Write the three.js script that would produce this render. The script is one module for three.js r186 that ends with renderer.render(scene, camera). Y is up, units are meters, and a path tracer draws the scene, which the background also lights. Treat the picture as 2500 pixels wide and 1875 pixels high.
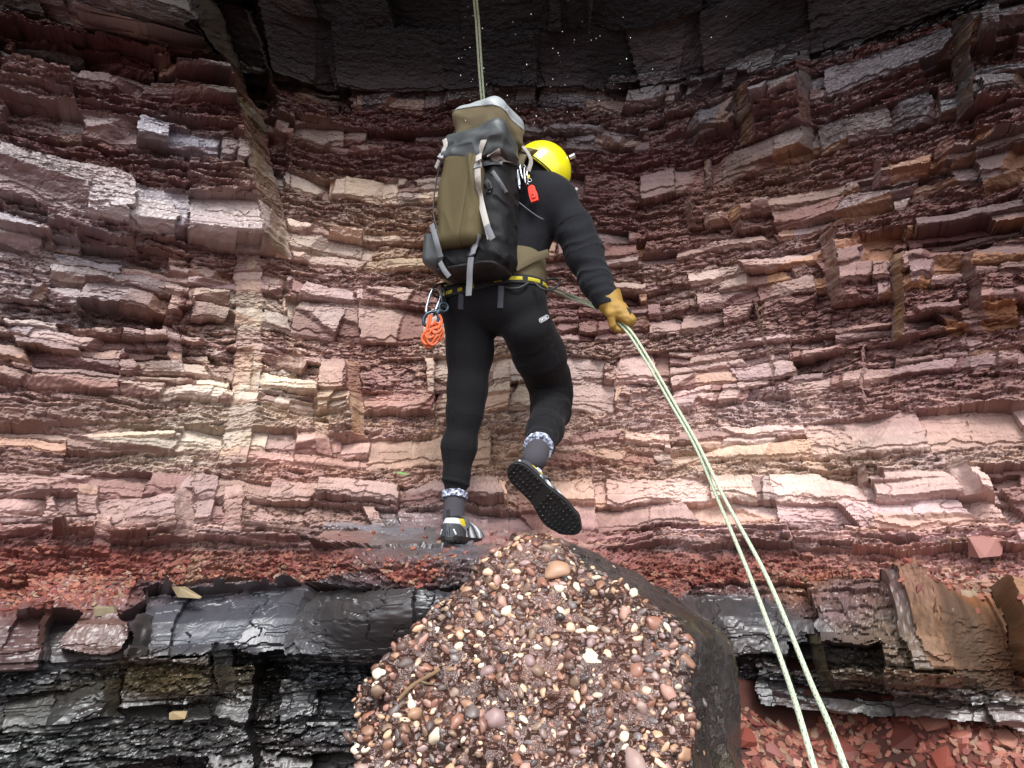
import * as THREE from 'three';
import { RoundedBoxGeometry } from 'three/addons/geometries/RoundedBoxGeometry.js';
import { ConvexGeometry } from 'three/addons/geometries/ConvexGeometry.js';
import { mergeGeometries, mergeVertices, toCreasedNormals } from 'three/addons/utils/BufferGeometryUtils.js';

// ---------------------------------------------------------------- camera, sky, sun, exposure
const scene = new THREE.Scene();
const EYE = new THREE.Vector3(0, 1.5, 0), PITCH = 13.5 * Math.PI / 180, FOV = 54.9;
const camera = new THREE.PerspectiveCamera(FOV, 4 / 3, 0.05, 400);
camera.position.copy(EYE); camera.rotation.x = PITCH;
const renderer = new THREE.WebGLRenderer();
renderer.toneMapping = THREE.LinearToneMapping;
renderer.toneMappingExposure = 2.6;
renderer.shadowMap.enabled = true;
{ // overcast sky above the gorge, a little brighter overhead and behind the viewer
  const W = 128, H = 64, d = new Float32Array(W * H * 4);
  for (let j = 0; j < H; j++) for (let i = 0; i < W; i++) {
    const el = ((j + 0.5) / H - 0.5) * Math.PI, s = Math.sin(el);
    const b = s > 0 ? 0.85 + 0.75 * s : 0.10;
    const o = (j * W + i) * 4;
    d[o] = b * 0.96; d[o + 1] = b * 1.0; d[o + 2] = b * 1.07; d[o + 3] = 1;
  }
  const sky = new THREE.DataTexture(d, W, H, THREE.RGBAFormat, THREE.FloatType);
  sky.mapping = THREE.EquirectangularReflectionMapping; sky.magFilter = THREE.LinearFilter; sky.needsUpdate = true;
  scene.background = sky; scene.environment = sky;
}
const sun = new THREE.DirectionalLight(new THREE.Color(1, 0.975, 0.94), 1.5);
sun.position.set(1.0, 10.5, 4.6); sun.target.position.set(0, 1.8, -3); sun.castShadow = true; sun.shadow.radius = 36;
sun.shadow.mapSize.set(2048, 2048);
Object.assign(sun.shadow.camera, { left: -6, right: 6, top: 6, bottom: -6, near: 0.5, far: 30 });
sun.name = 'sun'; scene.add(sun, sun.target);

// ---------------------------------------------------------------- helpers
const { clamp, lerp, smoothstep } = THREE.MathUtils;
const V = (x, y, z) => new THREE.Vector3(x, y, z);
function hash(a, b = 0, c = 0) {
  let h = Math.imul(a | 0, 0x27d4eb2d) ^ Math.imul((b | 0) + 0x165667b1, 0x9e3779b1) ^ Math.imul((c | 0) + 0x3c6ef372, 0x85ebca6b);
  h = Math.imul(h ^ (h >>> 15), 0x2c1b3c6d); h = Math.imul(h ^ (h >>> 12), 0x297a2d39); h ^= h >>> 15;
  return (h >>> 0) / 4294967296;
}
let rngState = 12345;
const rnd = () => hash(rngState++, 77, 5);
const rr = (a, b) => a + (b - a) * rnd();
function noise2(x, y, s = 0) { // value noise -1..1
  const i = Math.floor(x), j = Math.floor(y); let u = x - i, v = y - j; u = u * u * (3 - 2 * u); v = v * v * (3 - 2 * v);
  const a = hash(i, j, s), b = hash(i + 1, j, s), c = hash(i, j + 1, s), d = hash(i + 1, j + 1, s);
  return (a + (b - a) * u + (c - a) * v + (a - b - c + d) * u * v) * 2 - 1;
}
function fbm2(x, y, s = 0, o = 4) { let a = 0.5, t = 0; for (let k = 0; k < o; k++) { t += a * noise2(x, y, s + k); x = x * 2.03 + 11.7; y = y * 2.03 + 5.3; a *= 0.5; } return t; }
function noise3(x, y, z, s = 0) {
  const k = Math.floor(z); let w = z - k; w = w * w * (3 - 2 * w);
  return lerp(noise2(x, y, s + k * 131), noise2(x, y, s + (k + 1) * 131), w);
}
const fbm3 = (x, y, z, s = 0) => 0.6 * noise3(x, y, z, s) + 0.28 * noise3(x * 2.1, y * 2.1, z * 2.1, s + 7) + 0.14 * noise3(x * 4.3, y * 4.3, z * 4.3, s + 13);
const lin = (hex) => { const c = new THREE.Color(hex); return [c.r, c.g, c.b]; };
const sm = (a, b, x) => { const t = clamp((x - a) / (b - a), 0, 1); return t * t * (3 - 2 * t); };
// a sight line through a point of the 2500 x 1875 photograph, and the point on it at a distance in front of the camera
const FPX = 937.5 / Math.tan(FOV * Math.PI / 360), CP = Math.cos(PITCH), SP = Math.sin(PITCH);
function ray(px, py) { const a = (px - 1250) / FPX, b = (937.5 - py) / FPX; return V(a, b * CP + SP, b * SP - CP); }
function P(px, py, d) { const r = ray(px, py); return r.multiplyScalar(d / -r.z).add(EYE); }

function tag(o, label, category, group, kind) {
  if (label) o.userData.label = label;
  if (category) o.userData.category = category;
  if (group) o.userData.group = group;
  if (kind) o.userData.kind = kind;
  return o;
}
const used = {};
function numbered(n) { const k = used[n] = (used[n] ?? -1) + 1; return k ? n + '_' + String(k).padStart(3, '0') : n; }
function thing(name, label, category, group) { const g = new THREE.Group(); g.name = numbered(name); scene.add(g); return tag(g, label, category, group); }
function part(name, geo, mat, parent, label) {
  const m = new THREE.Mesh(geo, mat); m.name = parent === scene ? numbered(name) : name; m.castShadow = m.receiveShadow = true; parent.add(m);
  if (label) m.userData.label = label;
  return m;
}
// numbers alike parts of one thing
function numberParts(root) {
  const n = {}; root.traverse((o) => { if (o === root || !o.name) return; const b = o.name.replace(/_\d{3}$/, ''); const k = n[b] = (n[b] ?? -1) + 1; o.name = k ? b + '_' + String(k).padStart(3, '0') : b; });
}
function noiseTex(N, f, repeat = 1) {
  const d = new Uint8Array(N * N * 4);
  for (let j = 0; j < N; j++) for (let i = 0; i < N; i++) { const v = clamp(f(i / N, j / N), 0, 1) * 255, o = (j * N + i) * 4; d[o] = d[o + 1] = d[o + 2] = v; d[o + 3] = 255; }
  const t = new THREE.DataTexture(d, N, N); t.wrapS = t.wrapT = THREE.RepeatWrapping; t.magFilter = THREE.LinearFilter; t.repeat.set(repeat, repeat); t.needsUpdate = true; return t;
}
// tiling noise
const tnoise = (x, y, n, s) => { const i = Math.floor(x), j = Math.floor(y); let u = x - i, v = y - j; u = u * u * (3 - 2 * u); v = v * v * (3 - 2 * v); const m = (k) => ((k % n) + n) % n;
  const a = hash(m(i), m(j), s), b = hash(m(i + 1), m(j), s), c = hash(m(i), m(j + 1), s), d = hash(m(i + 1), m(j + 1), s); return a + (b - a) * u + (c - a) * v + (a - b - c + d) * u * v; };
// ---------------------------------------------------------------- the cliff
// Base surface: an alcove, its sides nearer than its middle, a bench at its foot and a roof over its top.
function benchL(y) {
  if (y > 4.4) return benchL(4.4) + 0.04 * (y - 4.4);
  if (y > 2.2) { const e = y - 3.74; return 0.02 + 0.04 * (y - 2.2) + 0.78 * (e + Math.sqrt(e * e + 0.012)); }
  if (y > 1.56) return 0.02 + 0.42 * (2.2 - y);
  if (y > 1.3) return 0.289 + 0.7 * (1.56 - y);
  return 0.471 + 0.22 * (1.3 - y);
}
function deep(x) { const e = Math.abs(x + 0.1) - (x > 0 ? 0.85 : 0.8); return 3.32 - 0.5 * (e + Math.sqrt(e * e + 0.08)) / 2; }
const hump = (x, y) => { if (y > 1.7) return 0; const e = (x + 0.16) / 0.5; return 0.45 * Math.exp(-e * e * e * e) * sm(1.05, 1.42, y) * sm(1.66, 1.50, y); }; // the step under the climber
const zBase = (x, y) => -deep(x) + benchL(y) + hump(x, y);
function onWall(px, py) { // where a sight line meets the base surface
  const r = ray(px, py); let t0 = 0.5, t = 0.5;
  for (t = 0.5; t < 8; t += 0.01) { const x = r.x * t, y = 1.5 + r.y * t, z = r.z * t; if (z < zBase(x, y)) break; t0 = t; }
  for (let k = 0; k < 20; k++) { const m = (t0 + t) / 2; if (r.z * m < zBase(r.x * m, 1.5 + r.y * m)) t = m; else t0 = m; }
  return [r.x * t, 1.5 + r.y * t];
}
// colours of the beds where they show: [px, py, colour, wetness]
const TONES = [
  [60, 60, '#3a2a2a', .5], [200, 40, '#8d7a74', .3], [330, 60, '#a08a80', .2], [100, 180, '#84706a', .3], [250, 230, '#6f5550', .3], [60, 230, '#8d7d7a', .3], [400, 250, '#5a4340', .3], [480, 120, '#3d362e', .4], [530, 60, '#332d27', .4], [560, 200, '#332e28', .4], [600, 320, '#3a332c', .3], [30, 130, '#2a2020', .4], [250, 125, '#4a302a', .2],
  [80, 420, '#7a6a6c', .4], [250, 400, '#6b4f4a', .3], [420, 380, '#77727a', .5], [100, 530, '#8a8086', .45], [300, 560, '#8a7f86', .45], [450, 640, '#a08279', .1], [80, 650, '#857c80', .4], [250, 700, '#7f6b68', .2],
  [100, 750, '#8d7f80', .3], [420, 760, '#926f66', .1], [280, 860, '#8a6a63', .1], [100, 920, '#8a6a62', .1], [300, 1000, '#94796a', 0], [380, 1060, '#a89880', 0], [60, 1080, '#8b6a60', .1], [200, 1250, '#9a7469', .1], [480, 1250, '#9a766c', .1],
  [60, 1250, '#8f695f', .1], [60, 1350, '#7f4238', .1], [300, 1380, '#7d3d33', .1], [500, 1400, '#8a5a4a', .1], [100, 1430, '#7d3a30', .2], [330, 1450, '#84483a', .2],
  [700, 330, '#8d7566', .1], [700, 260, '#66534e', .3], [620, 400, '#6f5a50', .1], [740, 480, '#a8917e', 0], [850, 480, '#a98f78', 0], [760, 560, '#b09786', 0], [950, 520, '#b3987e', 0], [1000, 600, '#b89a78', 0], [900, 380, '#6a4f4b', .1], [1000, 330, '#54403f', .2],
  [700, 700, '#a5847a', 0], [850, 720, '#a58277', 0], [620, 760, '#ad9b85', 0], [620, 950, '#b0a08a', 0], [720, 850, '#a07c70', 0], [900, 860, '#9a6f66', 0], [900, 960, '#9c6b66', 0], [800, 1000, '#a58a72', 0], [760, 1150, '#a07060', 0],
  [900, 1100, '#a0776c', 0], [700, 1240, '#967265', .1], [900, 1250, '#8d6a60', .1], [1000, 1150, '#a27a68', 0], [1180, 880, '#b89f88', 0], [1230, 950, '#b09a84', 0], [1150, 1100, '#ad8a70', 0], [1250, 1150, '#ab8266', 0], [1350, 1200, '#a8806a', 0], [1400, 1000, '#ab8776', 0], [1450, 1150, '#aa7f6a', 0],
  [1450, 280, '#5c555c', .6], [1600, 280, '#6a6468', .6], [1550, 400, '#64474a', .2], [1720, 180, '#54505a', .6], [1880, 200, '#5a565c', .6], [2000, 250, '#665658', .6], [2200, 170, '#504a4c', .6], [2400, 150, '#504a4c', .6], [1500, 520, '#7a5a56', .1],
  [1450, 420, '#6a524e', .1], [1800, 500, '#8a6a58', .1], [1700, 560, '#8c6e62', .1], [2100, 480, '#7a5e58', .3], [2400, 480, '#5c4440', .4], [1650, 600, '#7a4a48', .1], [1750, 670, '#b08f80', 0], [1600, 680, '#a98a78', 0], [1900, 640, '#a88a84', .1], [2100, 640, '#7a5450', .2],
  [2400, 620, '#6a4840', .2], [1500, 760, '#7a4a44', .1], [1800, 760, '#8d6a64', 0], [2000, 750, '#7f5a54', .1], [2300, 760, '#6f4a44', .2], [1600, 850, '#a17d72', 0], [1800, 880, '#a17e76', 0], [2100, 870, '#84605a', .1], [2400, 900, '#7a5550', .1],
  [1600, 980, '#a8837a', 0], [1900, 1010, '#b0908a', 0], [2200, 1000, '#8f6660', .1], [2400, 1050, '#8c6a60', .1], [1800, 1130, '#ae8f78', 0], [2000, 1120, '#a98a74', 0], [2300, 1120, '#a48476', 0], [1800, 1200, '#b39686', 0], [2200, 1230, '#a5807a', 0],
  [1700, 1290, '#a07770', 0], [2000, 1290, '#a47a72', 0], [2200, 1330, '#a06c66', 0], [1900, 1390, '#8a5048', .1], [1600, 1400, '#84463c', .1], [1750, 1420, '#7d3c32', .1], [2420, 1360, '#a0706a', 0], [2330, 1400, '#a87f72', .1],
  [2050, 1480, '#a0706a', .4], [1970, 1450, '#b0682a', .2], [2200, 1470, '#94675a', .2], [2200, 1560, '#8a6e52', .2], [2250, 1600, '#a08060', .2], [2100, 1620, '#55493a', .5], [2330, 1600, '#3a2f26', .4], [2430, 1500, '#7d5530', .2], [2480, 1620, '#7a4a2a', .3],
  [1850, 1490, '#3f3f45', .95], [1760, 1470, '#3a3636', .95], [1950, 1560, '#35302e', .95], [1900, 1700, '#2e2e32', .95], [2150, 1730, '#3a3634', .95], [2400, 1730, '#3a3533', .9], [2200, 1820, '#6a3528', .4], [2450, 1850, '#8a4030', .3], [1900, 1850, '#7a3a30', .3],
  [100, 1540, '#3f302e', .85], [220, 1550, '#5c3a2e', .6], [60, 1650, '#2e2e30', .95], [190, 1680, '#35312a', .7], [400, 1480, '#3c3e44', .97], [650, 1500, '#3c3e44', .97], [850, 1480, '#303032', .97], [400, 1640, '#574a30', .6], [550, 1620, '#3f3828', .6],
  [750, 1580, '#34363c', .97], [800, 1750, '#2c2c2e', .95], [300, 1800, '#2c2b2a', .95], [100, 1800, '#282a28', .95], [550, 1780, '#2e2c2b', .95], [700, 1850, '#2c2422', .9], [350, 1447, '#3a3c42', .97], [500, 1440, '#3c3e44', .97], [650, 1438, '#3c3e44', .97], [800, 1440, '#3a3b40', .97], [960, 1440, '#36363a', .97], [460, 1560, '#3c3e44', .97], [600, 1540, '#3c3e44', .97], [720, 1530, '#3c3e44', .97], [900, 1560, '#303034', .97], [1080, 1440, '#333336', .95], [1100, 1330, '#55555a', .6], [930, 1290, '#5d5a5e', .5], [1030, 1350, '#55504f', .5],
  [800, 1370, '#6a3a34', .1], [1000, 1400, '#7a3a30', .1], [650, 1400, '#84463a', .1], [1250, 1300, '#8a5a50', .1], [1500, 1340, '#97605a', .1], [1400, 1500, '#333234', .9], [1150, 1500, '#333234', .9], [1250, 1700, '#2e2c2c', .9],
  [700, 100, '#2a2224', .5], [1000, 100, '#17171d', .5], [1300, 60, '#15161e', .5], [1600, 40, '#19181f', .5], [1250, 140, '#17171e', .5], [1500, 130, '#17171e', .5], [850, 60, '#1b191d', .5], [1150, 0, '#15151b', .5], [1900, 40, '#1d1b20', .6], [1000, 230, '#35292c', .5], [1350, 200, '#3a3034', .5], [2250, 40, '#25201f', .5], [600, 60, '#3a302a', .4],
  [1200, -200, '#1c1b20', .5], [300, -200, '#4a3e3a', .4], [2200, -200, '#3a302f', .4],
].map(([px, py, c, w]) => [...onWall(px, py), ...lin(c), w]);
const TG = { x0: -3, x1: 3, y0: 0.2, y1: 5, n: 160, m: 160, d: null };
{ TG.d = new Float32Array(TG.n * TG.m * 4);
  for (let j = 0; j < TG.m; j++) for (let i = 0; i < TG.n; i++) {
    const x = lerp(TG.x0, TG.x1, i / (TG.n - 1)), y = lerp(TG.y0, TG.y1, j / (TG.m - 1)); let s = 0, a = [0, 0, 0, 0];
    for (const t of TONES) { const dx = x - t[0], dy = (y - t[1]) * 2, w = 1 / Math.pow(dx * dx + dy * dy + 0.0012, 2.2); s += w; for (let k = 0; k < 4; k++) a[k] += w * t[2 + k]; }
    for (let k = 0; k < 4; k++) TG.d[(j * TG.n + i) * 4 + k] = a[k] / s;
  } }
function tone(x, y, out) {
  const u = clamp((x - TG.x0) / (TG.x1 - TG.x0), 0, 0.9999) * (TG.n - 1), v = clamp((y - TG.y0) / (TG.y1 - TG.y0), 0, 0.9999) * (TG.m - 1), i = Math.floor(u), j = Math.floor(v), a = u - i, b = v - j, o = (j * TG.n + i) * 4, w = TG.n * 4;
  for (let k = 0; k < 4; k++) out[k] = (TG.d[o + k] * (1 - a) + TG.d[o + 4 + k] * a) * (1 - b) + (TG.d[o + w + k] * (1 - a) + TG.d[o + w + 4 + k] * a) * b;
  return out;
}
// beds from the bottom up: [py of the lower edge at mid-frame, standing out (m), kind, courses]; kinds: M massive, F flaggy, R crumbled
const BEDS = [[2300, .05, 'M', 3], [1850, .02, 'F', 4], [1760, .0, 'M', 1], [1680, -.02, 'F', 3], [1625, .03, 'M', 1], [1435, -.02, 'R', 3], [1395, -.02, 'F', 5], [1335, .03, 'M', 2], [1290, .02, 'M', 1], [1185, -.008, 'F', 5], [1135, .015, 'M', 1], [1065, -.008, 'F', 4], [1010, .01, 'M', 2],
  [880, -.006, 'F', 4], [835, .015, 'M', 2], [700, -.03, 'F', 5], [655, .02, 'M', 1], [565, -.008, 'F', 8], [490, .015, 'M', 1], [430, -.02, 'F', 6], [370, .02, 'M', 1], [310, -.01, 'F', 2], [270, .03, 'M', 1], [225, 0, 'M', 1], [60, .02, 'M', 1], [-60, 0, 'M', 1], [-300, 0.1, 'M', 2]].map(([py, o, k, n]) => ({ y: onWall(1250, py)[1], o, k, n }));
for (let k = 0; k < 12; k++) BEDS.push({ y: 4.9 + k * 0.6, o: hash(k, 3) * 0.3, k: 'M', n: 2 });
BEDS[0].y = -1;
const jc = [0, 0, 0];
function jcell(q, seed, j = 0.7) { // cells of uneven width about 1: index, left edge, right edge
  let k = Math.floor(q); const e = (i) => i + j * (hash(i, seed, 91) - 0.5);
  let a = e(k), b = e(k + 1); if (q < a) { k--; b = a; a = e(k); } else if (q >= b) { k++; a = b; b = e(k + 1); }
  jc[0] = k; jc[1] = a; jc[2] = b; return k;
}
function course(q, n, seed, j) { // the same within a bed of n courses
  const e = (i) => i <= 0 ? 0 : i >= n ? n : i + j * (hash(i, seed, 91) - 0.5);
  const k = clamp(jcell(q, seed, j), 0, n - 1); jc[0] = k; jc[1] = e(k); jc[2] = e(k + 1); return k;
}
// joint faces: a wedge that stands out on one side of a steep line. [px0,py0,px1,py1, bare face width (m), standing out, side, reach (m), colour]
const JOINTS = [
  [455, -30, 560, 260, .10, .24, -1, .9, '#4d4436'], [560, 250, 640, 625, .13, .22, -1, .8, '#6b5a40'], [640, 610, 600, 1135, .10, .05, 1, .25, '#a8977f'],
  [600, 20, 660, 215, .03, .12, -1, .22, '#4a3d30'],
  [845, 885, 862, 1065, .055, .09, -1, .3, '#a8763c'], [770, 1035, 775, 1110, .06, .06, -1, .22, '#a5844c'], [395, 795, 415, 910, .05, .05, -1, .25, '#8f8768'],
  [190, 1180, 195, 1250, .06, .06, -1, .3, '#4c473c'], [425, 1195, 430, 1315, .06, .08, -1, .3, '#3f3a33'], [240, 1255, 225, 1345, .05, .06, -1, .4, '#5a554c'], [590, 1190, 590, 1300, .07, .05, 1, .25, '#8d846c'],
  [1950, 125, 1960, 390, .045, .09, -1, .35, '#3d3a26'], [2035, 545, 2065, 770, .05, .08, 1, .4, '#8a6f2e'], [2205, 620, 2212, 850, .04, .10, 1, .4, '#85692e'], [2360, 40, 2385, 330, .05, .12, 1, .4, '#33301f'], [1830, 200, 1850, 360, .07, .1, 1, .3, '#7a6040'],
  [1690, 480, 1700, 560, .04, .07, 1, .3, '#80683f'], [1810, 500, 1815, 580, .05, .08, 1, .3, '#75603a'], [2155, 390, 2150, 490, .03, .07, 1, .3, '#8a6a38'], [2330, 340, 2310, 430, .06, .08, 1, .25, '#9a6c30'], [2425, 330, 2400, 410, .07, .1, 1, .3, '#a06c28'],
  [2370, 620, 2390, 800, .03, .08, 1, .4, '#5d4628'], [2100, 840, 2110, 980, .012, .03, -1, .3, '#3d3020'], [1845, 730, 1900, 970, .015, .02, 1, .3, '#7f6a4a'], [2115, 1130, 2120, 1180, .03, .06, 1, .3, '#7a6238'], [2350, 1120, 2400, 1215, .05, .08, 1, .3, '#6b5c38'],
  [2250, 1430, 2330, 1680, .15, .20, -1, .5, '#3b2d22'], [2440, 1440, 2500, 1650, .03, .18, 1, .6, '#54402a'], [2010, 1550, 2050, 1690, .05, .16, 1, .4, '#6a6044'], [1190, 1270, 1195, 1330, .03, .03, 1, .2, '#6b5f4a'],
  [110, 1480, 90, 1620, .02, .03, -1, .3, '#2c2420'], [335, 1500, 320, 1610, .05, .10, -1, .32, '#191715'], [520, 1575, 530, 1700, .06, .10, -1, .35, '#1c1a17'], [255, 1660, 250, 1750, .04, .08, -1, .2, '#191816'],
].map(([a, b, c, d, w, o, s, reach, col]) => { const p = onWall(a, b), q = onWall(c, d); return { x0: p[0], y0: p[1], x1: q[0], y1: q[1], w, o, s, reach, c: lin(col) }; });
// hollows: boxes pushed back with soft or sharp rims [px0,py0,px1,py1,depth]
const HOLLOWS = [[618, 1592, 680, 1900, .22], [640, 1610, 905, 1655, .10], [1930, 1575, 2170, 1700, .20], [1800, 1760, 2300, 1800, .16], [195, 748, 420, 805, .10], [-60, 108, 400, 165, .14], [500, -20, 640, 190, .12], [570, 190, 670, 330, .08], [605, 330, 690, 480, .05], [0, 265, 190, 330, .08], [190, 600, 420, 640, .08], [700, 990, 850, 1035, .03], [590, 200, 860, 262, .1], [1650, 200, 1830, 245, .06], [2240, 130, 2480, 190, .1], [2100, 420, 2330, 450, .05], [2100, 560, 2210, 640, .06], [2250, 560, 2500, 600, .05], [2000, 1140, 2160, 1180, .05], [2400, 1150, 2500, 1180, .05]]
  .map(([a, b, c, d, e]) => { const p = onWall((a + c) / 2, b), q = onWall((a + c) / 2, d), l = onWall(a, (b + d) / 2), r = onWall(c, (b + d) / 2); return { x0: l[0], x1: r[0], y0: q[1], y1: p[1], d: e }; });
const BUMPS = [[185, -60, 470, 105, .16], [0, 180, 195, 262, .09], [0, 415, 335, 590, .10], [330, 520, 430, 590, .05], [0, 700, 195, 745, .07], [195, 700, 460, 748, .08], [650, 245, 800, 300, .05], [1480, 180, 1660, 215, .06], [1620, 205, 1790, 330, .05], [1830, 230, 1950, 300, .05], [340, 1425, 1150, 1600, .07], [760, 1290, 1120, 1330, .05], [2010, 1430, 2300, 1690, .10], [1840, 1640, 2500, 1745, .16], [300, 1575, 520, 1720, .08]]
  .map(([a, b, c, d, e]) => { const p = onWall((a + c) / 2, b), q = onWall((a + c) / 2, d), l = onWall(a, (b + d) / 2), r = onWall(c, (b + d) / 2); return { x0: l[0], x1: r[0], y0: q[1], y1: p[1], d: -e }; });
const BOXES = [...HOLLOWS, ...BUMPS];
// pale mineral streaks down the joints [px0,py0,px1,py1,width px,colour,strength]
const STREAKS = [[715, 720, 700, 1090, 16, '#bfac94', .8], [738, 740, 722, 1080, 9, '#c5b49c', .8], [690, 700, 655, 1100, 14, '#b8a68e', .7], [935, 690, 930, 780, 9, '#c2a98a', .7], [945, 780, 945, 1150, 7, '#bda588', .7], [960, 950, 945, 1155, 6, '#cdbda0', .8], [1028, 830, 1005, 1150, 6, '#c9b79c', .8], [820, 1080, 800, 1250, 6, '#b5a080', .6],
  [615, 640, 585, 1150, 40, '#b3a28a', .75], [2225, 1245, 2250, 1340, 14, '#b7a88a', .6], [2290, 1235, 2330, 1340, 12, '#b7a88a', .6], [1850, 720, 1900, 980, 8, '#a8956e', .7], [1660, 1150, 1650, 1300, 6, '#b79c80', .4], [1235, 900, 1250, 1120, 5, '#c9b08a', .5], [1130, 860, 1165, 1100, 6, '#c9b08a', .5], [745, 330, 775, 560, 7, '#ad9b85', .5], [905, 330, 950, 560, 7, '#b0a080', .5], [480, 1150, 470, 1420, 26, '#98876e', .5], [180, 1300, 170, 1430, 8, '#a59274', .5], [2060, 760, 2160, 1250, 8, '#8f9478', .5], [2200, 860, 2260, 1200, 8, '#8f9478', .4]]
  .map(([a, b, c, d, w, col, s]) => { const p = onWall(a, b), q = onWall(c, d); return { x0: p[0], y0: p[1], x1: q[0], y1: q[1], w: w * 0.0009, c: lin(col), s }; });

const vor = { id: 0, cx: 0, cy: 0, f1: 0, f2: 0 };
function voronoi(x, y, s) {
  const i0 = Math.floor(x), j0 = Math.floor(y); let f1 = 9, f2 = 9;
  for (let j = j0 - 1; j <= j0 + 1; j++) for (let i = i0 - 1; i <= i0 + 1; i++) {
    const cx = i + hash(i, j, s), cy = j + hash(i, j, s + 1), d = (x - cx) ** 2 + (y - cy) ** 2;
    if (d < f1) { f2 = f1; f1 = d; vor.cx = cx; vor.cy = cy; vor.id = (i * 7919 + j * 104729 + s * 31) | 0; } else if (d < f2) f2 = d;
  }
  vor.f1 = Math.sqrt(f1); vor.f2 = Math.sqrt(f2);
}
const WT = [0, 0, 0, 0];
function edge(i, x) { return BEDS[i].y + (i ? 0.022 * noise2(x * 1.3, i * 7.3, 15) + 0.008 * noise2(x * 5, i * 5.1, 16) : 0); }
const arc = (x, y) => y + 0.85 * (benchL(y) + hump(x, y)); // distance along the surface, so that grain does not stretch over ledges
const R = { d: 0, id: 0, x: 0, y: 0, v: 0, wet: 0, kind: 0, stain: 0 };
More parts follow.
